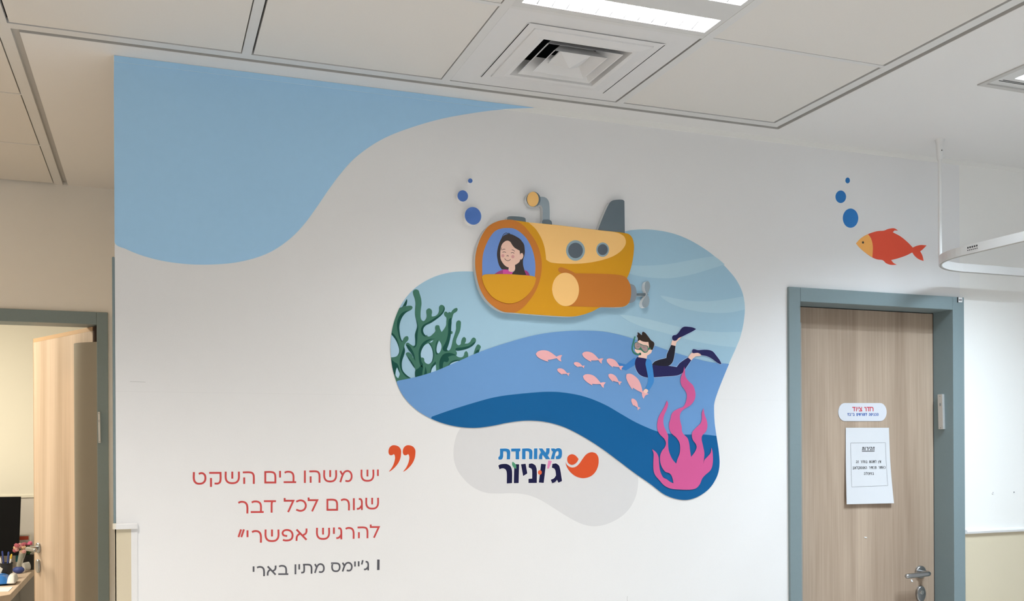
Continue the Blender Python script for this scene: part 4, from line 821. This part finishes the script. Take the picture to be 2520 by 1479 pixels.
# ------------------------------------------------------------------ fish and bubbles above the door
rw = (190, 192, 191)
fd = empty('fish_decal', mark(2190, 608)[:1] + (0, mark(2190, 608)[1])); tag(fd, 'orange fish sticker with yellow head above the closed door', 'wall decal')
fb = [(574, 1118), (600, 1090), (640, 1067), (690, 1051), (730, 1047), (750, 1039), (785, 1035), (806, 1047), (785, 1047), (777, 1057), (820, 1080), (860, 1113), (887, 1141), (905, 1133), (930, 1127), (963, 1129), (945, 1148), (928, 1162), (940, 1185), (947, 1215), (920, 1205), (898, 1187), (884, 1168), (850, 1185), (800, 1202), (768, 1210), (780, 1225), (799, 1236), (765, 1236), (740, 1227), (722, 1211), (690, 1206), (663, 1195), (620, 1165), (590, 1138)]
print_part('body', [S_RIGHT(smooth(fb, True, 50))], mat('brick_orange_print', srgb(176, 66, 47, rw), 0.55), fd, 1)
print_part('head', [S_RIGHT(smooth([(574, 1118), (600, 1090), (640, 1067), (656, 1090), (666, 1130), (664, 1195), (620, 1165), (590, 1138)], True, 55))], mat('amber_print', srgb(204, 148, 80, rw), 0.55), fd, 2)
print_part('eye', [S_RIGHT(ell(612, 1113, 5.5, 6.5))], mat('eye_black_print', srgb(40, 40, 40, rw), 0.55), fd, 3)
bb = mat('marine_blue_print', srgb(40, 98, 154, rw), 0.55)
for (c, lab) in (((544, 979, 42.5, 53), 'largest flat blue bubble, just above the orange fish'), ((490, 861, 29, 34.5), 'middle flat blue bubble of the three above the orange fish'), ((528, 771, 12.5, 16), 'smallest flat blue bubble, topmost above the orange fish')):
    mb = MB(); mb.prism(S_RIGHT(ell(*c)), lay(1), -0.0005); o = mb.build('bubble_decal', bb); tag(o, lab, 'wall decal', 'flat bubbles above the orange fish')

# ------------------------------------------------------------------ submarine wall relief: boards 25 mm thick with printed faces
T = 0.025; sw = (197, 197, 194)
edge_m = mat('grey_board_edge', (0.66, 0.68, 0.69), 0.5); edge_w = mat('white_board_edge', (0.86, 0.86, 0.87), 0.5)
sm = empty('submarine_relief', (1.3, 0, 2.0)); tag(sm, 'raised orange cartoon submarine board with a smiling girl in its window', 'wall relief')
def board(name, pts, m, y=T, c=45, e_=None, raw=False):
    mb = MB(); mb.prism(S_SUB(pts if raw else smooth(pts, True, c), -y), -y, -0.0016, 0, 1); return mb.build(name, [m, e_ or edge_m], sm)
def face_print(name, shapes, m, k, parent=None, y=T):
    mb = MB()
    for i, s_ in enumerate(shapes): mb.prism(s_, -y - 0.0004 - k * 0.0003 - (i % 5) * 0.00004, -y)
    o_ = mb.build(name, m, parent if parent is sm or parent is None else None)
    if parent is not None and parent is not sm: o_.parent = parent; o_.location = (0, 0, 0)
    return o_
ss = lambda L, c=50: S_SUB(smooth(L, True, c), -T)
dgrey = mat('dark_slate_print', srgb(84, 95, 100, sw), 0.5); mgrey = mat('mid_grey_print', srgb(122, 134, 139, sw), 0.5)
hull_o = [(600, 470), (700, 483), (800, 497), (1000, 515), (1440, 567), (1700, 597), (1745, 610), (1775, 645), (1790, 700), (1790, 770), (1780, 850), (1765, 920), (1745, 985), (1724, 1030), (1748, 1075), (1762, 1130), (1758, 1220), (1740, 1270), (1700, 1300), (1650, 1308), (1480, 1306), (1400, 1345), (1320, 1375), (1240, 1393), (1180, 1398), (1000, 1390), (640, 1362), (540, 1352), (460, 1312), (380, 1240), (320, 1140), (285, 1020), (270, 900), (275, 800), (300, 700), (345, 600), (400, 530), (470, 490), (540, 472)]
o = board('tail_fin', [(1440, 590), (1447, 565), (1500, 430), (1540, 340), (1565, 300), (1590, 285), (1685, 280), (1700, 292), (1704, 620), (1560, 620)], dgrey, T - 0.003); 
board('hatch', [(570, 500), (575, 470), (578, 447), (594, 438), (738, 448), (752, 458), (757, 500), (690, 510)], dgrey, T - 0.003)
pp = board('periscope', [(915, 500), (915, 362), (905, 334), (880, 330), (885, 250), (930, 253), (958, 268), (976, 300), (982, 340), (985, 510)], mgrey, T - 0.004)
mb = MB(); mb.prism(S_SUB(ell(828, 274, 68, 73), -T + 0.001), -T + 0.001, -0.0016, 0, 1); o = mb.build('periscope_rim', [dgrey, edge_m]); o.parent = pp; o.location = (0, 0, 0)
mb = MB(); mb.prism(S_SUB(ell(823, 273, 55, 71), -T), -T - 0.0004, -T + 0.001); o = mb.build('periscope_glass', mat('periscope_sand_print', srgb(206, 164, 100, sw), 0.5)); o.parent = pp; o.location = (0, 0, 0)
board('periscope_base', [(912, 530), (912, 482), (925, 468), (982, 471), (1002, 488), (1008, 530), (960, 540)], dgrey, T - 0.002)
board('engine_cap', [(1740, 1082), (1765, 1086), (1797, 1102), (1813, 1140), (1815, 1200), (1800, 1245), (1765, 1266), (1730, 1270), (1720, 1180)], mat('engine_grey_print', srgb(112, 120, 126, sw), 0.5), T - 0.004)
board('propeller_shaft', [(1800, 1175), (1918, 1177), (1928, 1187), (1918, 1197), (1800, 1196)], dgrey, T - 0.008, 60)
pr = board('propeller', [(1912, 1182), (1896, 1140), (1894, 1100), (1906, 1065), (1925, 1055), (1940, 1075), (1946, 1110), (1938, 1145), (1922, 1187), (1935, 1215), (1939, 1255), (1925, 1298), (1900, 1312), (1878, 1303), (1868, 1275), (1880, 1235), (1904, 1200)], mgrey, T - 0.002, 70, edge_w)
hull = board('hull', hull_o, mat('amber_orange_print', srgb(188, 135, 30, (212, 212, 209)), 0.5))
cream = mat('sandy_cream_print', srgb(210, 169, 106, sw), 0.5); rust = mat('rust_orange_print', srgb(172, 106, 44, (212, 212, 209)), 0.5); yolk = mat('golden_yellow_print', srgb(190, 138, 34, (212, 212, 209)), 0.5)
face_print('upper_panel', [ss([(780, 495), (850, 560), (900, 640), (930, 720), (945, 800), (950, 852), (985, 876), (1050, 887), (1150, 892), (1280, 890), (1400, 875), (1500, 852), (1600, 815), (1670, 765), (1708, 710), (1712, 670), (1695, 630), (1660, 606), (1620, 592), (1440, 569), (1000, 517)])], cream, 1, hull)
face_print('stabiliser', [ss([(1065, 950), (1072, 932), (1090, 925), (1112, 930), (1225, 983), (1230, 1000), (1150, 990), (1082, 975)], 70)], mat('dark_rust_print', srgb(158, 97, 42, sw), 0.5), 1, hull)
face_print('side_pod', [ss([(1150, 985), (1220, 984), (1660, 1001), (1710, 1020), (1745, 1070), (1762, 1130), (1757, 1220), (1735, 1270), (1690, 1300), (1640, 1308), (1150, 1298)])], rust, 2, hull)
face_print('pod_lamp', [S_SUB(ell(1135, 1138, 128, 160, -3), -T)], cream, 3, hull)
face_print('window_ring', [ss([(640, 474), (720, 515), (800, 605), (860, 700), (895, 800), (908, 905), (895, 1020), (860, 1130), (800, 1230), (720, 1318), (655, 1357), (600, 1358), (540, 1350), (460, 1310), (380, 1238), (321, 1140), (286, 1020), (271, 900), (276, 800), (301, 700), (346, 600), (401, 531), (470, 491), (540, 473), (590, 470)])], rust, 1, hull)
face_print('window', [ss([(338, 1015), (337, 880), (345, 800), (370, 720), (410, 640), (460, 580), (520, 555), (580, 550), (640, 556), (700, 590), (760, 650), (810, 740), (838, 840), (846, 930), (840, 1020), (600, 1030)])], mat('periwinkle_window_print', srgb(90, 119, 170, sw), 0.5), 2, hull)
face_print('lower_window_cover', [ss([(330, 1022), (348, 1000), (450, 993), (560, 992), (700, 1000), (833, 1016), (850, 1032), (840, 1080), (810, 1140), (760, 1200), (700, 1245), (640, 1268), (580, 1272), (510, 1255), (440, 1215), (390, 1160), (350, 1090)])], yolk, 9, hull)
for x, y_, a1_, b1_, a2_, b2_ in ((1230, 765, 90, 98, 70, 74), (1490, 757, 61, 69, 48, 52)):
    p_ = face_print('porthole', [S_SUB(ell(x, y_, a1_, b1_), -T)], mat('porthole_rim_print', srgb(122, 140, 146, sw), 0.5), 2, hull)
    face_print('porthole_glass', [S_SUB(ell(x, y_, a2_, b2_), -T)], mat('charcoal_print', srgb(74, 82, 88, sw), 0.5), 3, hull)
# the smiling girl printed in the window
gg = lambda L, c=52: S_GIRL(smooth(L, True, c), -T)
gh = mat('girl_dark_hair_print', srgb(50, 44, 42, sw), 0.5); gs = mat('girl_skin_print', srgb(198, 164, 146, sw), 0.5)
face_print('girl_shirt', [gg([(332, 858), (380, 825), (460, 792), (530, 785), (545, 812), (600, 830), (640, 850), (780, 800), (820, 825), (852, 880), (600, 890)])], mat('magenta_shirt_print', srgb(170, 66, 128, sw), 0.5), 3, hull)
for s_ in ([gg([(330, 860), (380, 825), (458, 793), (455, 870), (380, 880)]), gg([(780, 800), (822, 825), (852, 882), (790, 880)])]): face_print('girl_sleeve', [s_], mat('plum_sleeve_print', srgb(128, 52, 98, sw), 0.5), 4, hull)
face_print('girl_neck', [gg([(540, 740), (630, 715), (634, 780), (620, 812), (580, 824), (540, 812)])], gs, 5.5, hull)
face_print('girl_hair', [gg([(440, 785), (405, 730), (380, 640), (372, 560), (385, 470), (410, 390), (440, 330), (480, 290), (530, 275), (580, 278), (650, 310), (710, 350), (750, 410), (772, 480), (775, 550), (765, 600), (750, 650), (750, 720), (770, 800), (795, 870), (600, 866), (590, 850), (632, 790), (635, 720), (545, 745), (540, 775), (530, 790)])], gh, 5, hull)
face_print('girl_face', [gg([(420, 600), (420, 520), (440, 430), (480, 385), (520, 370), (560, 385), (590, 430), (625, 472), (700, 516), (706, 582), (714, 556), (738, 549), (752, 578), (747, 618), (724, 646), (708, 642), (700, 672), (670, 702), (635, 722), (590, 745), (540, 758), (490, 735), (445, 680), (425, 640)])], gs, 6, hull)
for s_ in (S_GIRL(ell(455, 590, 22, 24), -T), S_GIRL(ell(600, 603, 23, 24), -T)): face_print('girl_cheek', [s_], mat('rosy_cheek_print', srgb(180, 130, 124, sw), 0.5), 7, hull)
lines = [[(450, 540), (475, 533), (500, 543)], [(572, 549), (597, 543), (622, 554)], [(447, 506), (465, 494), (490, 497)], [(585, 505), (608, 508), (627, 526)], [(512, 600), (516, 588), (525, 586), (533, 590), (537, 600)], [(480, 630), (500, 652), (528, 662), (552, 655), (567, 640)]]
for L, n_ in zip(lines, ('girl_eye', 'girl_eye', 'girl_eyebrow', 'girl_eyebrow', 'girl_nose', 'girl_mouth')): face_print(n_, [stroke(S_GIRL(smooth(L, False, 80), -T), 0.0016)], gh, 7, hull)
face_print('girl_hair_wisp', [stroke(S_GIRL(smooth(L, False, 80), -T), 0.0013) for L in ([(440, 335), (462, 285), (495, 260), (520, 262), (540, 278)], [(548, 280), (543, 262), (538, 256)], [(552, 280), (556, 265)], [(735, 385), (760, 430), (771, 500)], [(432, 510), (436, 470)])], gh, 7, hull)
# three raised bubbles beside the submarine
bub = mat('bubble_blue_print', srgb(64, 96, 152, sw), 0.5)
for c, lab, y in (((249, 433, 79, 87, -20), 'largest raised blue bubble disc, nearest to the submarine', 0.022), ((151, 242, 51, 55, -15), 'middle raised blue bubble disc left of the periscope', 0.020), ((223, 97, 22, 22, 0), 'smallest raised blue bubble disc, topmost left of the periscope', 0.016)):
    t = empty('bubble_disc', (S_SUB([c[:2]], -y)[0][0], 0, S_SUB([c[:2]], -y)[0][1])); tag(t, lab, 'wall relief', 'raised bubbles beside the submarine')
    mb = MB(); mb.prism(S_SUB(ell(*c), -y), -y, -0.0006); mb.build('white_board', edge_w, t)
    mb = MB(); mb.prism(S_SUB(ell(c[0], c[1], c[2] * 0.985, c[3] * 0.985, c[4]), -y), -y - 0.0004, -y); mb.build('blue_face', bub, t)

# ------------------------------------------------------------------ notices on the closed door
DY = 0.092
dsn = empty('door_sign', (2.61, DY, 1.67)); tag(dsn, 'rounded pale grey door sign with red and blue Hebrew lettering', 'door sign')
cap_ = [(275, 147), (675, 147)] + [(675 + 74 * math.sin(a), 250 - 103 * math.cos(a)) for a in [math.pi * k / 14 for k in range(1, 14)]] + [(675, 353), (275, 353)] + [(275 - 76 * math.sin(a), 250 + 103 * math.cos(a)) for a in [math.pi * k / 14 for k in range(1, 14)]]
mb = MB(); mb.prism(S_NOTE(cap_, DY - 0.002), DY - 0.002, DY - 0.0001); mb.build('plate', mat('pale_grey_sign', srgb(206, 212, 222, (232, 236, 240)), 0.4), dsn)
def note_text(name, lets, T_, B_, wpx, wm, m, parent, y): 
    shp = word_line(lets, S_NOTE, lambda x: T_, lambda x: B_, wpx, wm, y); mb_ = MB()
    for i, s_ in enumerate(shp): mb_.prism(s_, y - 0.0004 - (i % 5) * 0.00004, y)
    return mb_.build(name, m, parent)
note_text('red_text', [('het', 556, 599), ('dal', 522, 555), ('res', 490, 520), ('tsa', 433, 470), ('yod', 417, 428), ('vav', 399, 410), ('dal', 358, 394)], 192, 241, 9.5, 0.0036, mat('sign_red', srgb(196, 62, 78, (232, 236, 240)), 0.5), dsn, DY - 0.002)
note_text('blue_text', auto(['he', 'kaf', 'nun', 'yod', 'sam', 'he', ' ', 'lam', 'mem', 'vav', 'res', 'shin', 'yod', 'mems', ' ', 'bet', 'lam', 'bet', 'dal'], 302, 655), 263, 292, 5.6, 0.0025, mat('sign_blue', srgb(50, 92, 165, (232, 236, 240)), 0.5), dsn, DY - 0.002)
nt_ = empty('paper_notice', (2.64, DY, 1.46)); tag(nt_, 'white sheet of paper with a black Hebrew warning taped to the door', 'paper notice')
c4 = [S_NOTE([p], DY - 0.004)[0] for p in ((287, 428), (778, 428), (810, 1285), (275, 1298))]
def paper(s_, t2): # s across, t2 down; the lower corners stand off the door
    a = Vector(c4[0]).lerp(Vector(c4[1]), s_); c = Vector(c4[3]).lerp(Vector(c4[2]), s_); p = a.lerp(c, t2)
    lift = 0.002 + 0.018 * max(0, t2 - 0.35) ** 1.6 * (0.6 + 0.8 * s_) + 0.006 * (1 - s_) ** 2 * t2
    return (p.x, DY - lift, p.y)
mb = MB(); NU, NV = 10, 18
vs = [paper(i / NU, j / NV) for j in range(NV + 1) for i in range(NU + 1)]
mb.add(vs, [(j * (NU + 1) + i, (j + 1) * (NU + 1) + i, (j + 1) * (NU + 1) + i + 1, j * (NU + 1) + i + 1) for j in range(NV) for i in range(NU)], 0, False)
sh = mb.build('sheet', mat('office_paper', (0.62, 0.63, 0.65), 0.6), nt_); so = sh.modifiers.new('solid', 'SOLIDIFY'); so.thickness = 0.0003; so.offset = 1
def on_paper(pts):
    out = []
    for x, y in pts:
        s_ = (x - (287 - 12 * (y - 428) / 870)) / ((491) + 44 * (y - 428) / 870); t2 = (y - 428) / 864
        p = paper(s_, t2); out.append((p[0], p[1] - 0.0008, p[2]))
    return out
def paper_ink(name, strokes_px, w, parent):
    mb_ = MB()
    for st in strokes_px:
        # densify so that the ink follows the sheet
        dd = [st[0]]
        for a, c in zip(st, st[1:]):
            k = max(1, int(math.hypot(c[0] - a[0], c[1] - a[1]) // 25)); dd += [(a[0] + (c[0] - a[0]) * i / k, a[1] + (c[1] - a[1]) * i / k) for i in range(1, k + 1)]
        o_ = stroke(dd, w); n = len(o_) // 2; q_ = on_paper(o_)
        if n < 2: continue
        mb_.add(q_, [(i, 2 * n - 1 - i, 2 * n - 2 - i, i + 1) for i in range(n - 1)])
    return mb_.build(name, parent=parent, mats=mat('printer_black', (0.018, 0.018, 0.02), 0.6))
def glyph_strokes(lets, T_, B_, h):
    out = []
    for gname, l, r in lets:
        for st in G[gname]: out.append([tuple(p) for p in place(gname, st, l, r, T_, B_, h, 3)])
    return out
paper_ink('heading', glyph_strokes(auto(['zay', 'he', 'yod', 'res', 'vav', 'tav'], 467, 612), 646, 685, 4) + [[(466, 695), (612, 694)]], 7.5, nt_)
paper_ink('text_line', glyph_strokes(auto(['alef', 'yod', 'nuns', ' ', 'lam', 'shin', 'he', 'vav', 'tav', ' ', 'bet', 'het', 'dal', 'res', ' ', 'zay', 'he'], 397, 686), 801, 831, 2.5), 4.6, nt_)
paper_ink('text_line', glyph_strokes(auto(['kaf', 'alef', 'shin', 'res', ' ', 'mem', 'kaf', 'shin', 'yod', 'res', ' ', 'he', 'alef', 'vav', 'tet', 'vav', 'qof', 'lam', 'alef', 'bet'], 357, 734), 868, 898, 2.5), 4.6, nt_)
paper_ink('text_line', glyph_strokes(auto(['bet', 'pe', 'ayin', 'vav', 'lam', 'he'], 485, 597), 935, 965, 2.5), 4.6, nt_)
o = paper_ink('border_line', [[(340, 600), (738, 600)], [(738, 600), (752, 1090)], [(752, 1090), (340, 1098)], [(340, 1098), (340, 600)]], 1.8, nt_)
# small tag on the corner of the door frame
tgx = empty('name_tag', (3.0, -0.013, 2.113)); tag(tgx, 'tiny white tag on the top right corner of the door frame', 'name tag')
mb = MB(); mb.prism(FULL([(2357.5, 731.5), (2368, 732), (2368, 744), (2357.5, 743.5)], -0.014), -0.0145, -0.012); mb.build('plate', M['white_pl'], tgx)
mb = MB(); mb.prism(FULL([(2357, 731), (2358.4, 731), (2358.4, 744.5), (2357, 744)], -0.0148), -0.0148, -0.012)
for k in range(4): mb.prism(FULL([(2359.8 + k * 1.9, 736.8), (2361.2 + k * 1.9, 736.8), (2361.2 + k * 1.9, 739.6), (2359.8 + k * 1.9, 739.6)], -0.0148), -0.0148, -0.0145)
mb.build('print', M['black'], tgx)

# ------------------------------------------------------------------ the office behind the open door
dk_ = empty('desk', (-1.3, 3.5, 0)); tag(dk_, 'beech office desk seen through the open door', 'desk')
mb = MB(); ch = 0.05
top = [(-1.9, 2.86), (-0.72 - ch, 2.86), (-0.72, 2.86 + ch), (-0.72, 4.29), (-1.9, 4.29)]; n_ = len(top)
mb.add([(x, y, 0.71) for x, y in top] + [(x, y, 0.75) for x, y in top], [tuple(range(n_))[::-1], tuple(range(n_, 2 * n_))] + [(i, (i + 1) % n_, n_ + (i + 1) % n_, n_ + i) for i in range(n_)]); mb.build('desk_top', M['desk'], dk_, 0.003)
mb = MB(); mb.box(-0.86, -0.83, 2.95, 4.28, 0.0, 0.71); mb.build('side_panel', mat('grey_desk_panel', (0.30, 0.29, 0.28), 0.6), dk_)
mb = MB(); mb.box(-1.85, -1.82, 2.95, 4.28, 0.0, 0.71); mb.build('side_panel', MATS['grey_desk_panel'], dk_)
mo_ = empty('monitor', (-1.0, 3.95, 0.75)); tag(mo_, 'black computer monitor on the office desk', 'monitor')
mb = MB()
mb.add([(-1.33, 3.93, 0.865), (-0.800, 3.95, 0.855), (-0.787, 3.97, 1.230), (-1.32, 3.95, 1.236), (-1.33, 3.97, 0.865), (-0.800, 3.985, 0.855), (-0.787, 4.0, 1.230), (-1.32, 3.98, 1.236)], [(0, 1, 2, 3), (5, 4, 7, 6), (0, 4, 5, 1), (1, 5, 6, 2), (2, 6, 7, 3), (3, 7, 4, 0)])
mb.build('screen_body', M['screen'], mo_, 0.003)
mb = MB(); mb.box(-1.12, -1.0, 3.99, 4.02, 0.755, 1.0); mb.build('stand', M['black'], mo_)
mb = MB(); mb.box(-1.2, -0.92, 3.88, 4.08, 0.75, 0.758); mb.build('stand_base', M['black'], mo_, 0.003)
# pen cup
pc_ = empty('pen_cup', (-0.822, 3.57, 0.75)); tag(pc_, 'black mesh pen cup on the office desk', 'pen cup')
mb = MB(); c0 = (-0.822, 3.57); n_ = 20
for r0, z0, r1, z1 in ((0.034, 0.75, 0.036, 0.845), (0.036, 0.845, 0.038, 0.846), (0.038, 0.846, 0.038, 0.852), (0.033, 0.852, 0.031, 0.76)):
    mb.add([(c0[0] + r * math.cos(a), c0[1] + r * math.sin(a), zz) for r, zz in ((r0, z0), (r1, z1)) for a in [2 * math.pi * k / n_ for k in range(n_)]], [(k, (k + 1) % n_, n_ + (k + 1) % n_, n_ + k) for k in range(n_)], 0, True)
mb.build('cup', mat('black_mesh', (0.03, 0.03, 0.035), 0.5), pc_)
for dx, dy, lx, ly, top_, colr, lab in ((-0.012, -0.01, -0.012, 0.0, 0.925, (0.03, 0.05, 0.22), 'dark blue pen in the mesh cup, leaning left'), (0.006, 0.0, 0.012, 0.0, 0.918, (0.04, 0.07, 0.28), 'blue pen in the middle of the mesh cup'), (0.016, -0.012, 0.026, 0.0, 0.905, (0.78, 0.78, 0.80), 'white pen with a yellow end in the mesh cup'), (-0.022, 0.005, -0.02, 0.0, 0.885, (0.75, 0.73, 0.74), 'short white pen at the left of the mesh cup')):
    a, c = Vector((c0[0] + dx * 0.5, c0[1] + dy * 0.5, 0.762)), Vector((c0[0] + dx + lx * 0.6, c0[1] + dy + ly, top_)); t = empty('pen', a); tag(t, lab, 'pen', 'pens in the mesh cup')
    mb = MB(); mb.tube([a, a.lerp(c, 0.8)], 0.0048, 10); mb.build('barrel', mat('pen_%02d' % int(colr[2] * 99), colr, 0.35), t)
    mb = MB(); mb.tube([a.lerp(c, 0.8), a.lerp(c, 0.97), c], [0.0052, 0.0052, 0.003], 10); mb.build('cap', mat('pen_cap_amber', (0.7, 0.45, 0.05), 0.4) if 'yellow' in lab else MATS['pen_%02d' % int(colr[2] * 99)], t)
# flowers in a clear tube on a blue foot
fv = empty('flower_vase', (-0.789, 3.867, 0.75)); tag(fv, 'leaning clear tube vase on a blue foot', 'vase')
mb = MB(); mb.ball((-0.789, 3.867, 0.772), 0.03, (1.15, 1.0, 0.75), n=18, m=10); mb.build('blue_foot', mat('royal_blue_rubber', (0.045, 0.07, 0.26), 0.5), fv)
mb = MB(); a, c = Vector((-0.789, 3.867, 0.785)), Vector((-0.764, 3.86, 0.885)); mb.tube([a, a.lerp(c, .5), c], [0.014, 0.017, 0.021], 16, cap=False); mb.build('clear_tube', mat('clear_plastic', (0.85, 0.85, 0.83), 0.1, trans=0.75), fv)
mb = MB()
for k in range(4): mb.tube([a + Vector((0.003 * (k - 1.5), 0, 0)), c + Vector((0.006 * (k - 1.5), 0, 0.02))], 0.0018, 6)
fl_ = empty('flower_bunch', (-0.78, 3.86, 0.89)); tag(fl_, 'small bunch of pink and peach flowers in the tube vase', 'flowers')
mb.build('stem', mat('pale_green_stem', (0.25, 0.28, 0.16), 0.6), fl_)
random.seed(3)
for k in range(13):
    p = Vector((-0.776 + random.uniform(-0.034, 0.03), 3.855 + random.uniform(-0.02, 0.015), 0.905 + random.uniform(-0.022, 0.032))); mb = MB()
    for j in range(7):
        aa = 2 * math.pi * j / 7; mb.ball(p + Vector((0.007 * math.cos(aa), -0.003, 0.007 * math.sin(aa))), 0.0065, (1, 0.7, 1), n=8, m=6)
    mb.ball(p - Vector((0, 0.005, 0)), 0.005, n=8, m=6)
    mb.build('blossom', [mat('dusty_pink_petal', (0.55, 0.28, 0.28), 0.7), mat('peach_petal', (0.62, 0.42, 0.28), 0.7), mat('berry_petal', (0.40, 0.10, 0.14), 0.7)][k % 3], fl_)
# card / box standing by the wall
cd = empty('tissue_carton', (-0.765, 4.12, 0.75)); tag(cd, 'small printed carton with orange and teal bands behind the flowers', 'carton')
mb = MB(); mb.box(-0.83, -0.748, 4.09, 4.17, 0.75, 0.975); mb.build('carton_body', mat('carton_white', (0.85, 0.83, 0.78), 0.5), cd)
mb = MB(); mb.box(-0.812, -0.755, 4.0895, 4.0905, 0.942, 0.966); mb.build('orange_band', mat('carton_orange', (0.72, 0.13, 0.07), 0.5), cd)
mb = MB(); mb.box(-0.83, -0.813, 4.0895, 4.0905, 0.925, 0.966); mb.build('yellow_band', mat('carton_yellow', (0.8, 0.42, 0.06), 0.5), cd)
mb = MB(); mb.box(-0.832, -0.746, 4.088, 4.0905, 0.80, 0.918); mb.build('teal_band', mat('carton_teal', (0.03, 0.22, 0.28), 0.5), cd)
pf = empty('flower_pot', (-0.765, 4.2, 0.75)); 
tag(pf, 'black pot with pink flowers against the office wall', 'flower pot')
mb = MB(); mb.tube([(-0.757, 4.05, 0.75), (-0.757, 4.05, 0.845), (-0.757, 4.05, 0.85)], [0.04, 0.044, 0.046], 18); mb.build('pot', M['black'], pf)
mb = MB(); random.seed(6)
for k in range(7): mb.ball((-0.757 + random.uniform(-0.03, 0.03), 4.04 + random.uniform(-0.02, 0.02), 0.915 + random.uniform(-0.015, 0.02)), 0.013, (1, 0.8, 0.7), n=8, m=6)
mb.build('blossom', mat('bright_pink_petal', (0.72, 0.16, 0.30), 0.6), pf)
mb = MB()
for k in range(8): mb.tube([(-0.757, 4.05, 0.85), (-0.757 + 0.035 * math.cos(k), 4.04 + 0.01 * math.sin(k), 0.88 + 0.02 * (k % 3))], [0.004, 0.008], 6)
mb.build('leaves', mat('dark_leaf', (0.04, 0.09, 0.03), 0.6), pf)
cn = empty('paper_roll', (-0.757, 3.95, 0.75)); tag(cn, 'small white roll beside the blue vase foot', 'paper roll')
mb = MB(); mb.tube([(-0.768, 3.94, 0.782), (-0.738, 3.955, 0.786)], 0.026, 18); mb.build('roll', mat('white_roll', (0.72, 0.72, 0.72), 0.6), cn)
# blue wipes pack, tissue, sheet of paper
wpk = empty('wipes_pack', (-0.80, 3.35, 0.75)); tag(wpk, 'blue and white soft pack lying at the desk corner', 'soft pack')
def pillow(mb, x0, x1, y0, y1, z0, h, n=10):
    f_ = lambda t_: max(0.0, 1 - (2 * t_ - 1) ** 4) ** 0.5
    for sgn in (1, 0.12):
        vs = [(x0 + (x1 - x0) * i / n, y0 + (y1 - y0) * j / n, z0 + 0.012 + (h * f_(i / n) * f_(j / n)) * (1 if sgn == 1 else -0.2)) for j in range(n + 1) for i in range(n + 1)]
        q_ = [(j * (n + 1) + i, j * (n + 1) + i + 1, (j + 1) * (n + 1) + i + 1, (j + 1) * (n + 1) + i) for j in range(n) for i in range(n)]
        mb.add(vs, q_ if sgn == 1 else [t_[::-1] for t_ in q_], 0, True)
mb = MB(); pillow(mb, -0.95, -0.775, 3.28, 3.46, 0.75, 0.05); mb.build('blue_wrap', mat('blue_foil', (0.03, 0.16, 0.50), 0.2), wpk)
mb = MB(); pillow(mb, -0.785, -0.742, 3.285, 3.455, 0.75, 0.047); mb.build('white_end', mat('white_foil', (0.7, 0.7, 0.71), 0.25), wpk)
mb = MB(); mb.box(-0.98, -0.742, 3.02, 3.2, 0.75, 0.753); o = mb.build('paper_sheet', M['paper']); tag(o, 'white papers lying on the front edge of the office desk', 'paper')
tb = empty('tissue_box', (-0.87, 3.5, 0.75)); tag(tb, 'black box with a white tissue sticking out on the desk', 'tissue box')
mb = MB(); mb.box(-0.95, -0.815, 3.48, 3.53, 0.75, 0.80); mb.build('box_body', M['black'], tb)
mb = MB(); mb.add([(-0.93, 3.47, 0.80), (-0.84, 3.48, 0.80), (-0.83, 3.475, 0.825), (-0.855, 3.478, 0.845), (-0.93, 3.47, 0.87), (-0.93, 3.49, 0.80), (-0.84, 3.50, 0.80), (-0.83, 3.495, 0.825), (-0.855, 3.498, 0.845), (-0.93, 3.49, 0.87)], [(0, 1, 2, 3, 4), (9, 8, 7, 6, 5), (1, 6, 7, 2), (2, 7, 8, 3), (3, 8, 9, 4)]); mb.build('tissue', mat('white_tissue', (0.8, 0.78, 0.74), 0.8), tb)
